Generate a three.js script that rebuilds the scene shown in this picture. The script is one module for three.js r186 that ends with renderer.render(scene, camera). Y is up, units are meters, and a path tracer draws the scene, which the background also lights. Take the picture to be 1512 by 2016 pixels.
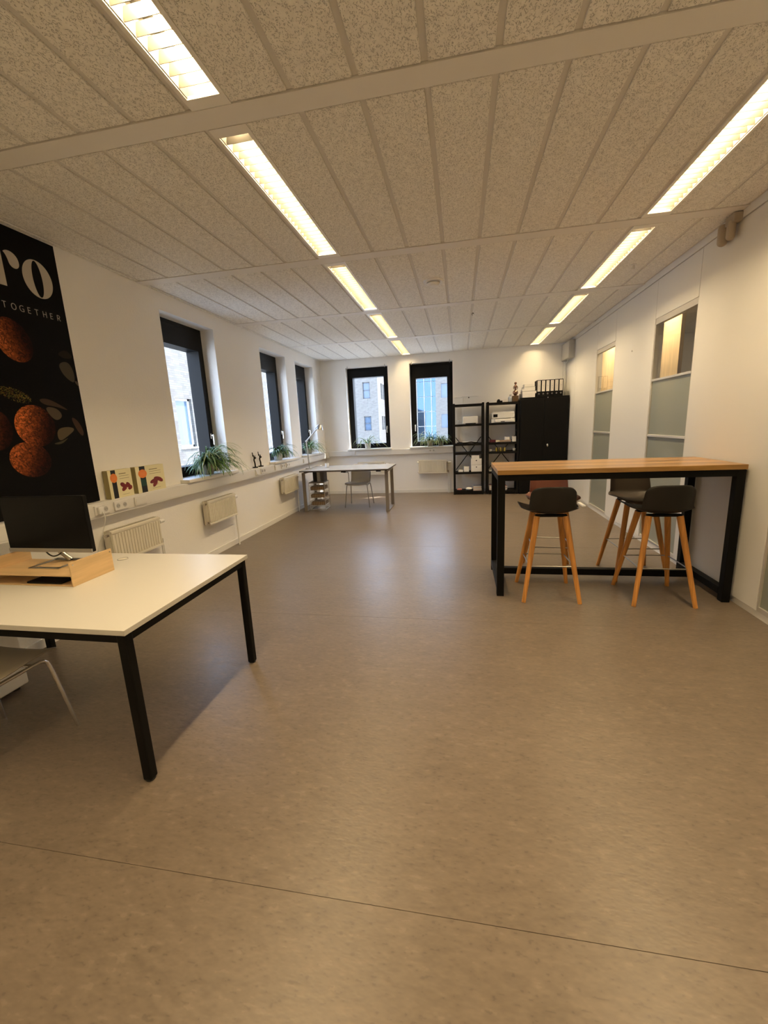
import * as THREE from 'three';
import { RoundedBoxGeometry } from 'three/addons/geometries/RoundedBoxGeometry.js';
import { mergeGeometries } from 'three/addons/utils/BufferGeometryUtils.js';
import { RectAreaLightUniformsLib } from 'three/addons/lights/RectAreaLightUniformsLib.js';
RectAreaLightUniformsLib.init();

// ---------------------------------------------------------------- camera, sky, sun, exposure
const scene = new THREE.Scene();
const renderer = new THREE.WebGLRenderer({ antialias: true });
renderer.toneMapping = THREE.LinearToneMapping;
renderer.toneMappingExposure = 1.1;
renderer.shadowMap.enabled = true;

const camera = new THREE.PerspectiveCamera(102.12, 1512 / 2016, 0.05, 400);
camera.rotation.order = 'YXZ';
camera.position.set(0, 1.503, 0);
camera.rotation.set(-0.20298, 0.18808, -0.04645);
scene.add(camera);

const SKY = 7.6;                                   // clear sky, paler towards the horizon
{
  const w = 64, h = 64, d = new Float32Array(w * h * 4);
  for (let j = 0; j < h; j++) {
    const el = (j + 0.5) / h * Math.PI - Math.PI / 2, t = Math.pow(Math.max(0, Math.sin(el)), 0.55);
    for (let i = 0; i < w; i++) {
      const k = (j * w + i) * 4;
      d[k] = SKY * (0.86 + (0.36 - 0.86) * t); d[k + 1] = SKY * (0.95 + (0.60 - 0.95) * t); d[k + 2] = SKY * (1.06 + (1.05 - 1.06) * t); d[k + 3] = 1;
    }
  }
  const sky = new THREE.DataTexture(d, w, h, THREE.RGBAFormat, THREE.FloatType);
  sky.mapping = THREE.EquirectangularReflectionMapping;
  sky.magFilter = THREE.LinearFilter; sky.needsUpdate = true;
  scene.background = sky;
}
const sun = new THREE.DirectionalLight(new THREE.Color().setRGB(1, 0.95, 0.88), 16);
sun.position.set(24.8, 40, -16); sun.target.position.set(0, 0, 0);
sun.castShadow = true; sun.shadow.mapSize.set(4096, 4096);
Object.assign(sun.shadow.camera, { left: -60, right: 60, top: 60, bottom: -60, near: 1, far: 160 });
scene.add(sun, sun.target);

const LAMP = 112;                                    // radiance of the fluorescent tubes in the louvred fittings
const LAMP_RGB = [1, 0.75, 0.415];

// ---------------------------------------------------------------- helpers
let seed = 7;
const rnd = () => { seed = (seed * 1664525 + 1013904223) >>> 0; return seed / 4294967296; };
const rr = (a, b) => a + (b - a) * rnd();
const taken = new Map();
const numbered = (n) => { const k = taken.get(n) || 0; taken.set(n, k + 1); return k ? n + '_' + String(k).padStart(3, '0') : n; };
function thing(name, label, category, pos = [0, 0, 0], turn = 0, group) {
  const o = new THREE.Group(); o.name = numbered(name); o.position.set(...pos); o.rotation.y = turn;
  o.userData = { label, category }; if (group) o.userData.group = group;
  scene.add(o); return o;
}
function struct(name, pos = [0, 0, 0], turn = 0) {
  const o = new THREE.Group(); o.name = numbered(name); o.position.set(...pos); o.rotation.y = turn; o.userData = { kind: 'structure' };
  scene.add(o); return o;
}
function part(name, geo, mat, parent, label) {
  const m = new THREE.Mesh(Array.isArray(geo) ? merge(geo) : geo, mat); m.name = name; m.castShadow = m.receiveShadow = true;
  if (label) m.userData.label = label;
  parent.add(m); return m;
}
function solid(name, geo, mat, label, category, group) {      // a thing that is one mesh
  const m = part(numbered(name), geo, mat, scene); m.userData = { label, category }; if (group) m.userData.group = group; return m;
}
function structMesh(name, geo, mat) { const m = part(numbered(name), geo, mat, scene); m.userData = { kind: 'structure' }; return m; }
function merge(list) {
  return mergeGeometries(list.map((g) => { const q = g.index ? g.toNonIndexed() : g; for (const k of Object.keys(q.attributes)) if (!['position', 'normal', 'uv'].includes(k)) q.deleteAttribute(k); return q; }));
}
// uv in metres, by the way each face points
function uvm(g, ox = 0, oy = 0, swap = false) {
  if (g.index) g = g.toNonIndexed();
  const p = g.attributes.position, n = g.attributes.normal, uv = new Float32Array(p.count * 2);
  for (let i = 0; i < p.count; i++) {
    const ax = Math.abs(n.getX(i)), ay = Math.abs(n.getY(i)), az = Math.abs(n.getZ(i));
    let u, v;
    if (ay >= ax && ay >= az) { u = p.getX(i); v = p.getZ(i); } else if (ax >= az) { u = p.getZ(i); v = p.getY(i); } else { u = p.getX(i); v = p.getY(i); }
    uv[2 * i] = (swap ? v : u) + ox; uv[2 * i + 1] = (swap ? u : v) + oy;
  }
  g.setAttribute('uv', new THREE.BufferAttribute(uv, 2)); return g;
}
const bx = (x0, x1, y0, y1, z0, z1) => new THREE.BoxGeometry(Math.abs(x1 - x0), Math.abs(y1 - y0), Math.abs(z1 - z0)).translate((x0 + x1) / 2, (y0 + y1) / 2, (z0 + z1) / 2);
const rb = (x0, x1, y0, y1, z0, z1, r = 0.004, s = 2) => { const w = Math.abs(x1 - x0), h = Math.abs(y1 - y0), d = Math.abs(z1 - z0); return new RoundedBoxGeometry(w, h, d, s, Math.min(r, w / 2.01, h / 2.01, d / 2.01)).translate((x0 + x1) / 2, (y0 + y1) / 2, (z0 + z1) / 2); };
const V = (a) => new THREE.Vector3(...a);
function rod(a, b, r0, r1 = r0, n = 12) {
  const A = V(a), B = V(b), L = A.distanceTo(B), g = new THREE.CylinderGeometry(r1, r0, L, n);
  g.applyQuaternion(new THREE.Quaternion().setFromUnitVectors(new THREE.Vector3(0, 1, 0), B.clone().sub(A).normalize()));
  return g.translate((A.x + B.x) / 2, (A.y + B.y) / 2, (A.z + B.z) / 2);
}
function bent(pts, R, r, n = 10) {                            // tube along a polyline with rounded corners
  const path = new THREE.CurvePath(), P = pts.map(V); let from = P[0];
  for (let i = 1; i < P.length - 1; i++) {
    const a = P[i].clone().add(P[i - 1].clone().sub(P[i]).setLength(Math.min(R, P[i].distanceTo(P[i - 1]) * 0.49))), b = P[i].clone().add(P[i + 1].clone().sub(P[i]).setLength(Math.min(R, P[i].distanceTo(P[i + 1]) * 0.49)));
    path.add(new THREE.LineCurve3(from, a)); path.add(new THREE.QuadraticBezierCurve3(a, P[i], b)); from = b;
  }
  path.add(new THREE.LineCurve3(from, P[P.length - 1]));
  return new THREE.TubeGeometry(path, pts.length * 14, r, n, false);
}
const curveTube = (pts, r, n = 6, seg = 40) => new THREE.TubeGeometry(new THREE.CatmullRomCurve3(pts.map(V)), seg, r, n, false);
const lathe = (pts, n = 28) => new THREE.LatheGeometry(pts.map((q) => new THREE.Vector2(...q)), n);
const cyl = (r0, r1, y0, y1, x = 0, z = 0, n = 24) => new THREE.CylinderGeometry(r1, r0, y1 - y0, n).translate(x, (y0 + y1) / 2, z);
// a wall slab in (s, y) with openings [s0, s1, y0, y1]; put = (s0, s1, y0, y1) => geometry
function pierced(a, b, y0, y1, holes, put) {
  const out = [], hs = [...holes].sort((p, q) => p[0] - q[0]), cols = [...new Set([a, b, ...hs.flatMap((h) => [h[0], h[1]])])].sort((p, q) => p - q);
  for (let i = 0; i + 1 < cols.length; i++) {
    const s0 = cols[i], s1 = cols[i + 1], m = (s0 + s1) / 2; let y = y0;
    for (const h of hs.filter((q) => q[0] < m && q[1] > m).sort((p, q) => p[2] - q[2])) { if (h[2] > y) out.push(put(s0, s1, y, h[2])); y = h[3]; }
    if (y < y1) out.push(put(s0, s1, y, y1));
  }
  return out;
}
// thick bent shell from a (u, t) surface
function shellGeo(fn, nu, nt, thick) {
  const pos = [], idx = [], P = (u, t) => V(fn(u, t)), e = 1e-3, W = nu + 1, N = W * (nt + 1);
  for (const side of [1, -1]) for (let j = 0; j <= nt; j++) for (let i = 0; i <= nu; i++) {
    const u = -1 + 2 * i / nu, t = j / nt, p = P(u, t), u0 = Math.max(-1, u - e), u1 = Math.min(1, u + e), t0 = Math.max(0, t - e), t1 = Math.min(1, t + e);
    const n = P(u1, t).sub(P(u0, t)).cross(P(u, t1).sub(P(u, t0))).normalize();
    p.addScaledVector(n, side * thick / 2); pos.push(p.x, p.y, p.z);
  }
  const quad = (a, b, c, d) => idx.push(a, b, c, a, c, d);
  for (let j = 0; j < nt; j++) for (let i = 0; i < nu; i++) { const a = j * W + i; quad(a, a + 1, a + 1 + W, a + W); quad(N + a, N + a + W, N + a + 1 + W, N + a + 1); }
  for (let i = 0; i < nu; i++) { quad(i, N + i, N + i + 1, i + 1); const a = nt * W + i; quad(a, a + 1, N + a + 1, N + a); }
  for (let j = 0; j < nt; j++) { const a = j * W; quad(a, a + W, N + a + W, N + a); const b = a + nu; quad(b, N + b, N + b + W, b + W); }
  const g = new THREE.BufferGeometry(); g.setAttribute('position', new THREE.Float32BufferAttribute(pos, 3)); g.setIndex(idx); g.computeVertexNormals();
  g.setAttribute('uv', new THREE.Float32BufferAttribute(new Float32Array(N * 4), 2)); return g;
}

// ---------------------------------------------------------------- procedural textures
function tileNoise(n, cx, cy, s0) {                           // tileable value noise, cx by cy cells over an n by n map
  let s = s0; const r = () => { s = (s * 1664525 + 1013904223) >>> 0; return s / 4294967296; };
  const lat = Float32Array.from({ length: cx * cy }, r), out = new Float32Array(n * n);
  for (let j = 0; j < n; j++) {
    const fy = j / n * cy, y0 = Math.floor(fy), ty = fy - y0, sy = ty * ty * (3 - 2 * ty);
    for (let i = 0; i < n; i++) {
      const fx = i / n * cx, x0 = Math.floor(fx), tx = fx - x0, sx = tx * tx * (3 - 2 * tx), x1 = (x0 + 1) % cx, y1 = (y0 + 1) % cy;
      const a = lat[y0 * cx + x0], b = lat[y0 * cx + x1], c = lat[y1 * cx + x0], d = lat[y1 * cx + x1];
      out[j * n + i] = (a + (b - a) * sx) * (1 - sy) + (c + (d - c) * sx) * sy;
    }
  }
  return out;
}
function fbm(n, cx, cy, oct, s) { const o = new Float32Array(n * n); let a = 0.5, tot = 0; for (let k = 0; k < oct; k++) { const q = tileNoise(n, cx << k, cy << k, s + 17 * k); for (let i = 0; i < o.length; i++) o[i] += a * q[i]; tot += a; a *= 0.55; } for (let i = 0; i < o.length; i++) o[i] /= tot; return o; }
function dataTex(n, f, srgb, perMetre = 1) {
  const d = new Uint8Array(n * n * 4);
  for (let i = 0; i < n * n; i++) { const c = f(i); for (let k = 0; k < 3; k++) d[4 * i + k] = Math.max(0, Math.min(255, 255 * (Array.isArray(c) ? c[k] : c))); d[4 * i + 3] = 255; }
  const t = new THREE.DataTexture(d, n, n); t.wrapS = t.wrapT = THREE.RepeatWrapping; t.magFilter = THREE.LinearFilter; t.minFilter = THREE.LinearMipmapLinearFilter; t.generateMipmaps = true;
  if (srgb) t.colorSpace = THREE.SRGBColorSpace; t.repeat.set(perMetre, perMetre); t.needsUpdate = true; return t;
}
function canvasTex(w, h, draw) {
  const c = document.createElement('canvas'); c.width = w; c.height = h; draw(c.getContext('2d'), w, h);
  const t = new THREE.CanvasTexture(c); t.colorSpace = THREE.SRGBColorSpace; return t;
}
const std = (rgb, roughness = 0.6, metalness = 0, more = {}) => new THREE.MeshPhysicalMaterial({ color: new THREE.Color().setRGB(...rgb), roughness, metalness, ...more });

const T = {};
{ // fissured mineral fibre ceiling panel
  const n = 1024, a = new Float32Array(n * n).fill(1);
  for (let k = 0; k < 5200; k++) {
    let x = rnd() * n, y = rnd() * n, ang = Math.PI / 2 + rr(-0.7, 0.7); const L = rr(3, 17), w = rr(0.5, 1.7);
    for (let q = 0; q < L; q++) {
      const R = Math.ceil(w);
      for (let dy = -R; dy <= R; dy++) for (let dx = -R; dx <= R; dx++) if (dx * dx + dy * dy <= w * w + 0.3) { const i = (((y + dy) | 0) + n) % n * n + (((x + dx) | 0) + n) % n; a[i] = Math.min(a[i], 0.25 + 0.3 * rnd()); }
      x += Math.cos(ang); y += Math.sin(ang); ang += rr(-0.5, 0.5); x = (x + n) % n; y = (y + n) % n;
    }
  }
  const f = fbm(n, 24, 24, 4, 3);
  T.panelBump = dataTex(n, (i) => a[i] * 0.85 + 0.15 * f[i], false, 1 / 0.6);
  T.panelMap = dataTex(n, (i) => { const v = (0.66 + 0.34 * a[i]) * (0.94 + 0.08 * f[i]); return [v, v * 0.995, v * 0.98]; }, true, 1 / 0.6);  // shade inside the fissures is put into the colour here
}
{ // marbled linoleum, streaks along the roll (x)
  const n = 1024, f = fbm(n, 6, 22, 4, 11), g = fbm(n, 40, 110, 3, 29), h = fbm(n, 3, 3, 3, 41), k2 = fbm(n, 90, 220, 2, 77), v = new Float32Array(n * n);
  for (let i = 0; i < v.length; i++) v[i] = 0.92 + 0.07 * (f[i] - 0.5) + 0.12 * (g[i] - 0.5) + 0.05 * (h[i] - 0.5) + 0.10 * (k2[i] - 0.5) + (g[i] > 0.76 ? 0.05 : 0) - (k2[i] < 0.20 ? 0.06 : 0);
  T.floorMap = dataTex(n, (i) => [v[i], v[i] * 0.992, v[i] * 0.975], true, 1 / 1.7);
  T.floorRough = dataTex(n, (i) => 0.86 + 0.22 * (g[i] - 0.5) + 0.16 * (h[i] - 0.5), false, 1 / 1.7);
  T.floorBump = dataTex(n, (i) => 0.5 + 0.6 * (k2[i] - 0.5) + 0.5 * (g[i] - 0.5), false, 1 / 1.7);
}
{ const n = 512, f = fbm(n, 60, 60, 3, 5); T.plaster = dataTex(n, (i) => f[i], false, 1 / 0.5); }
{ // wood with grain along u
  const n = 1024, f = fbm(n, 2, 26, 4, 9), g = fbm(n, 6, 140, 3, 19), h = fbm(n, 3, 6, 2, 51);
  const v = (i) => 0.62 + 0.5 * (f[i] - 0.5) + 0.32 * (g[i] - 0.5) + 0.16 * (h[i] - 0.5);
  T.wood = dataTex(n, (i) => { const q = v(i); return [0.42 + 0.62 * q, 0.34 + 0.62 * q, 0.24 + 0.60 * q]; }, true, 1);
}
{ // pale wood with a faint grain
  const n = 512, f = fbm(n, 2, 18, 4, 61), g = fbm(n, 5, 90, 3, 67);
  T.woodSoft = dataTex(n, (i) => { const q = 0.90 + 0.14 * (f[i] - 0.5) + 0.10 * (g[i] - 0.5); return [q, q * 0.985, q * 0.955]; }, true, 1);
}
{ // brickwork of the houses across the yard, too far off to build brick by brick
  const n = 1024; T.brick = canvasTex(n, n, (c) => {
    c.fillStyle = '#c9c4bd'; c.fillRect(0, 0, n, n);
    const rows = 14, bw = n / 5, bh = n / rows;
    for (let r = 0; r < rows; r++) for (let k = -1; k < 6; k++) { const q = 214 + rr(-15, 15); c.fillStyle = `rgb(${q},${q - 5 + rr(-3, 3)},${q - 13})`; c.fillRect((k + (r % 2) * 0.5) * bw + 3, r * bh + 7, bw - 6, bh - 12); }
    c.fillStyle = '#8f8a84'; for (let r = 0; r < rows; r++) c.fillRect(0, r * bh + 1, n, 4);
  }); T.brick.wrapS = T.brick.wrapT = THREE.RepeatWrapping; T.brick.repeat.set(1, 1);
}

const M = {
  wall: std([0.88, 0.865, 0.835], 0.85, 0, { bumpMap: T.plaster, bumpScale: 0.0012 }),
  laminate: std([0.74, 0.735, 0.725], 0.42),
  ceil: std([0.93, 0.92, 0.905], 0.95, 0, { map: T.panelMap, bumpMap: T.panelBump, bumpScale: 0.0022 }),
  band: std([0.80, 0.78, 0.755], 0.6),
  backing: std([0.70, 0.68, 0.655], 0.7),
  floor: std([0.197, 0.157, 0.123], 0.43, 0, { ior: 1.55, map: T.floorMap, roughnessMap: T.floorRough, bumpMap: T.floorBump, bumpScale: 0.0007 }),
  gap: std([0.13, 0.105, 0.08], 0.9),
  white: std([0.80, 0.79, 0.76], 0.45),
  cream: std([0.74, 0.70, 0.60], 0.4),
  whiteTop: std([0.66, 0.645, 0.61], 0.36),
  pvc: std([0.74, 0.73, 0.70], 0.4),
  hole: std([0.03, 0.03, 0.03], 0.7),
  black: std([0.0035, 0.0033, 0.0033], 0.6, 0, { specularIntensity: 0.35 }),
  blackWood: std([0.005, 0.0042, 0.004], 0.6, 0, { specularIntensity: 0.4 }),
  frame: std([0.0045, 0.0047, 0.005], 0.5, 0, { specularIntensity: 0.35 }),
  glass: new THREE.MeshPhysicalMaterial({ color: 0xffffff, roughness: 0.0, transmission: 1, thickness: 0, ior: 1.5 }),
  chrome: std([0.72, 0.71, 0.69], 0.18, 1),
  steel: std([0.52, 0.51, 0.49], 0.32, 1),
  rodSteel: std([0.36, 0.35, 0.34], 0.35, 1),
  alu: std([0.70, 0.68, 0.64], 0.45, 0.6),
  taupe: std([0.27, 0.235, 0.20], 0.45, 0.3),
  louvre: std([0.84, 0.82, 0.78], 0.4),
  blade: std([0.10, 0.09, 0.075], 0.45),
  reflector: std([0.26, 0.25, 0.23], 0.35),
  tube: std([0.9, 0.9, 0.88], 0.4, 0, { emissive: new THREE.Color().setRGB(...LAMP_RGB), emissiveIntensity: 3 }),
  ply: std([0.86, 0.62, 0.35], 0.5, 0, { map: T.woodSoft }),
  oakLeg: std([0.95, 0.54, 0.19], 0.45, 0, { map: T.wood }),
  oakDoor: std([0.98, 0.83, 0.60], 0.45, 0, { map: T.woodSoft }),
  wingBrick: std([0.17, 0.17, 0.166], 0.9, 0, { map: T.brick }),
  brick: std([0.215, 0.212, 0.207], 0.9, 0, { map: T.brick }),
  farGlass: std([0.075, 0.11, 0.16], 0.1),
  curtain: std([0.060, 0.105, 0.175], 0.04, 0.95),
  darkFrame: std([0.06, 0.065, 0.075], 0.5),
  farFrame: std([0.60, 0.60, 0.58], 0.5),
  roof: std([0.20, 0.195, 0.185], 0.9),
  pave: std([0.55, 0.54, 0.51], 0.9),
  soil: std([0.035, 0.024, 0.016], 1),
  terra: std([0.36, 0.33, 0.24], 0.6),
  paper: std([0.82, 0.80, 0.76], 0.8),
  greyPaper: std([0.45, 0.44, 0.42], 0.8),
  mirror: std([0.55, 0.5, 0.46], 0.25, 1),
};
const film = new THREE.MeshPhysicalMaterial({ color: new THREE.Color().setRGB(0.40, 0.44, 0.39), roughness: 0.5, transmission: 0.4, thickness: 0, clearcoat: 1, clearcoatRoughness: 0.03 });

// ---------------------------------------------------------------- the room
const xL = -3.084, xR = 2.124, zB = -9.316, zF = 3.185, H = 2.986, TH = 0.40;
{ // floor: linoleum in two-metre sheets on a slab
  const f = struct('floor');
  part('slab', bx(xL - TH, xR + 4, -0.3, -0.004, zB - TH, zF + 0.3), M.gap, f);
  const seams = [zF, 2.975, 0.988, -1.012, -3.03, -5.03, -7.03, -9.03, zB];
  for (let i = 0; i + 1 < seams.length; i++) part('linoleum_sheet', uvm(bx(xL, xR + 0.09, -0.004, 0, seams[i] - (i ? 0.0009 : 0), seams[i + 1] + 0.0009), i * 1.37, i * 0.61), M.floor, f);
}
const winL = [[-5.15, -4.17], [-7.385, -6.40], [-8.815, -7.84]], winB = [[-2.50, -1.55], [-1.075, -0.155]], wy0 = 1.02, wy1 = 2.81;
structMesh('wall_left', pierced(zB - TH, zF, 0, H + 0.25, winL.map(([a, b]) => [a, b, wy0, wy1]), (a, b, y0, y1) => uvm(bx(xL - TH, xL, y0, y1, a, b))), M.wall);
structMesh('wall_back', pierced(xL, xR + 4, 0, H + 0.25, winB.map(([a, b]) => [a, b, wy0, wy1]), (a, b, y0, y1) => uvm(bx(a, b, y0, y1, zB - TH, zB))), M.wall);
structMesh('wall_front', uvm(bx(xL - TH, xR + 4, 0, H + 0.25, zF, zF + 0.25)), M.wall);
structMesh('baseboard_left', bx(xL, xL + 0.012, 0, 0.07, zB, zF), M.white);
structMesh('baseboard_back', bx(xL, xR, 0, 0.07, zB, zB + 0.012), M.white);

// ceiling: bays of 30 cm panels between cross bands, lamp rows recessed in the bays
const lampX = [-1.12, 1.48], bays = Array.from({ length: 7 }, (_, j) => [3.185 - 1.8 * j, j === 6 ? zB : 3.185 - 1.8 * j - 1.672]);
{
  const c = struct('ceiling');
  part('slab', bx(xL - TH, xR + 4, H + 0.13, H + 0.3, zB - TH, zF + 0.3), M.band, c);
  const cols = [[xL, -1.22], [-1.02, 1.38], [1.58, xR]];
  for (const [z0, z1] of bays) for (const [a, b] of cols) part('backing', bx(a, b, H + 0.009, H + 0.03, z1, z0), M.backing, c);
  bays.forEach(([z0], j) => { if (j) part('cross_band', rb(xL, xR, H - 0.003, H + 0.028, z0 + 0.002, z0 + 0.126, 0.002), M.band, c); });
  const xs = [];
  for (let x = -1.22; x > xL + 0.02; x -= 0.3) xs.push([Math.max(xL + 0.002, x - 0.3), x]);
  for (let x = -1.02; x < 1.37; x += 0.3) xs.push([x, x + 0.3]);
  for (let x = 1.58; x < xR - 0.02; x += 0.3) xs.push([x, Math.min(xR - 0.002, x + 0.3)]);
  const variants = new Map();
  bays.forEach(([z0, z1]) => xs.forEach(([a, b]) => {
    const w = +(b - a).toFixed(3), L = z0 - z1, v = Math.floor(rnd() * 4), key = w + ':' + L.toFixed(3) + ':' + v;
    if (!variants.has(key)) variants.set(key, uvm(rb(0, Math.max(0.03, w - 0.028), 0, 0.014, -L + 0.004, -0.007, 0.004, 1), v * 0.173, v * 0.311));
    const m = part('ceiling_panel', variants.get(key), M.ceil, c); m.position.set(a, H, z0);
  }));
}

// lamps: recessed louvred fluorescent fittings
const lampGeo = (() => {
  const L = 1.54, W = 0.16, w2 = 0.1;
  const refl = (s) => { const g = bx(-0.002, 0.002, 0, 0.085, -L / 2, L / 2); return g.rotateZ(s * 0.16).translate(s * (W / 2 - 0.002), 0.004, 0); };
  return {
    frame: merge([bx(-w2, -W / 2, -0.003, 0.012, -0.834, 0.834), bx(W / 2, w2, -0.003, 0.012, -0.834, 0.834), bx(-W / 2, W / 2, -0.003, 0.012, L / 2, 0.834), bx(-W / 2, W / 2, -0.003, 0.012, -0.834, -L / 2)]),
    housing: merge([bx(-w2, w2, 0.1, 0.112, -0.834, 0.834), bx(-w2, -w2 + 0.003, 0.012, 0.1, -0.834, 0.834), bx(w2 - 0.003, w2, 0.012, 0.1, -0.834, 0.834), bx(-w2, w2, 0.012, 0.1, L / 2, L / 2 + 0.004), bx(-w2, w2, 0.012, 0.1, -L / 2 - 0.004, -L / 2)]),
    refl: [refl(-1), refl(1)], tube: new THREE.CylinderGeometry(0.013, 0.013, 1.46, 12).rotateX(Math.PI / 2).translate(0, 0.084, 0),
    blade: bx(-W / 2 + 0.006, W / 2 - 0.006, 0.002, 0.050, -0.0012, 0.0012), L,
  };
})();
function ceilingLight(x, z, label, group, on = 1) {
  const t = thing('ceiling_light', label, 'light', [x, H, z], 0, group);
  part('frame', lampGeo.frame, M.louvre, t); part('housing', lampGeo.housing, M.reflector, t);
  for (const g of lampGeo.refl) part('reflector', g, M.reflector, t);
  part('tube', lampGeo.tube, M.tube, t);
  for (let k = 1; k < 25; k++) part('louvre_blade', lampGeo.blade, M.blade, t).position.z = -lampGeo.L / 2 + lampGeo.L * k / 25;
  const l = new THREE.RectAreaLight(new THREE.Color().setRGB(...LAMP_RGB), LAMP * on, 0.09, 1.46); l.name = 'tube_light';
  l.rotation.x = -Math.PI / 2; l.position.set(0, 0.068, 0); t.add(l);
  return t;
}
const ORD = ['first', 'second', 'third', 'fourth', 'fifth', 'sixth', 'seventh', 'eighth', 'ninth'];
bays.forEach(([z0], j) => {
  const z = z0 - 0.836, nth = ORD[6 - j];
  ceilingLight(lampX[0], z, `${nth} louvred ceiling light from the back wall, in the row beside the window wall`, 'louvred lights in the row beside the windows');
  ceilingLight(lampX[1], z, `${nth} louvred ceiling light from the back wall, in the row beside the glazed partition`, 'louvred lights in the row beside the glazed partition');
});

// windows in the two outer walls (local: x along the wall, z into the room)
function windowUnit(n, pos, turn, w, topH, handleSide) {
  const g = struct('window_' + n, pos, turn), h = wy1 - wy0, f = 0.05, s = 0.07;
  part('window_frame', [bx(-w / 2, -w / 2 + f, 0, h, -0.17, 0), bx(w / 2 - f, w / 2, 0, h, -0.17, 0), bx(-w / 2 + f, w / 2 - f, 0, f, -0.17, 0), bx(-w / 2 + f, w / 2 - f, h - f, h, -0.17, 0)], M.frame, g);
  const y0 = f, y1 = h - topH;
  part('screen_box', rb(-w / 2 + f, w / 2 - f, y1 - 0.01, h - f, -0.16, 0.012, 0.006), M.frame, g, 'dark sun screen box');
  part('sash', [bx(-w / 2 + f, -w / 2 + f + s, y0, y1, -0.155, 0.016), bx(w / 2 - f - s, w / 2 - f, y0, y1, -0.155, 0.016), bx(-w / 2 + f + s, w / 2 - f - s, y0, y0 + s, -0.155, 0.016), bx(-w / 2 + f + s, w / 2 - f - s, y1 - 0.045, y1, -0.155, 0.016)], M.frame, g);
  part('pane', new THREE.PlaneGeometry(w - 2 * f - 2 * s, y1 - y0 - s - 0.045).translate(0, (y0 + s + y1 - 0.045) / 2, -0.13), M.glass, g);
  const hx = handleSide * (w / 2 - f - s / 2), hh = part('handle', [rb(hx - 0.014, hx + 0.014, 0.43, 0.50, 0.016, 0.028, 0.004), rod([hx, 0.475, 0.02], [hx, 0.475, 0.06], 0.009), rb(hx - 0.011, hx + 0.011, 0.35, 0.487, 0.05, 0.066, 0.006)], M.chrome, g);
  hh.userData.label = 'grey lever handle';
}
winL.forEach(([a, b], i) => windowUnit(i + 1, [xL - 0.18, wy0, (a + b) / 2], Math.PI / 2, b - a, 0.225, 1));
winB.forEach(([a, b], i) => windowUnit(i + 4, [(a + b) / 2, wy0, zB - 0.16], 0, b - a, i ? 0.26 : 0.16, i ? -1 : 1));
// outer reveals and sills
winL.forEach(([a, b]) => structMesh('window_sill', rb(xL - 0.18, xL + 0.115, 0.9855, 1.022, a - 0.05, b + 0.05, 0.006), M.white));
winB.forEach(([a, b], i) => structMesh('window_sill', rb(a - 0.03, b + 0.03, 1.0, 1.035, zB - 0.16, zB + 0.085, 0.006), M.white));

// glazed partition on the right: laminate panels and three glazed modules
const glazed = [[-7.385, -6.575], [-5.355, -4.495], [-3.265, -2.405]];
{
  const w = struct('wall_right'), g = 0.002;
  const solids = [[zB, -8.62], [-8.62, -7.385], [-6.575, -5.355], [-4.495, -3.265], [-2.405, -1.175], [-1.175, 0.055], [0.055, 1.285], [1.285, 2.515], [2.515, zF]];
  for (const [a, b] of solids) part('wall_panel', rb(xR, xR + 0.09, 0.055, 2.925, a + g, b - g, 0.003), M.laminate, w);
  part('head_channel', rb(xR - 0.006, xR + 0.096, 2.93, H + 0.1, zB, zF, 0.003), M.white, w);
  part('floor_channel', rb(xR + 0.012, xR + 0.078, 0, 0.053, zB, zF, 0.003), M.white, w);
  part('core', bx(xR + 0.03, xR + 0.06, 2.5, 2.95, zB, zF), M.gap, w);
  for (const [a, b] of glazed) {
    const q = new THREE.Group(), f0 = xR + 0.004, f1 = xR + 0.05; q.name = 'glazed_panel'; w.add(q);
    part('lintel_panel', rb(xR, xR + 0.09, 2.525, 2.925, a + g, b - g, 0.003), M.laminate, q);
    part('glazing_frame', [bx(f0, f1, 2.465, 2.523, a + g, b - g), bx(f0, f1, 0.055, 0.09, a + g, b - g), bx(f0, f1, 0.09, 2.465, a + g, a + 0.014), bx(f0, f1, 0.09, 2.465, b - 0.014, b - g)], M.alu, q);
    for (const y of [1.862, 1.255]) part('transom', rb(f0 - 0.003, f1, y, y + 0.024, a + 0.014, b - 0.014, 0.003), M.alu, q);
    [[0.09, 1.255, film], [1.279, 1.862, film], [1.886, 2.465, M.glass]].forEach(([y0, y1, m]) => part('pane', new THREE.PlaneGeometry(b - a - 0.028, y1 - y0).rotateY(-Math.PI / 2).translate(xR + 0.016, (y0 + y1) / 2, (a + b) / 2), m, q));
  }
}
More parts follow.
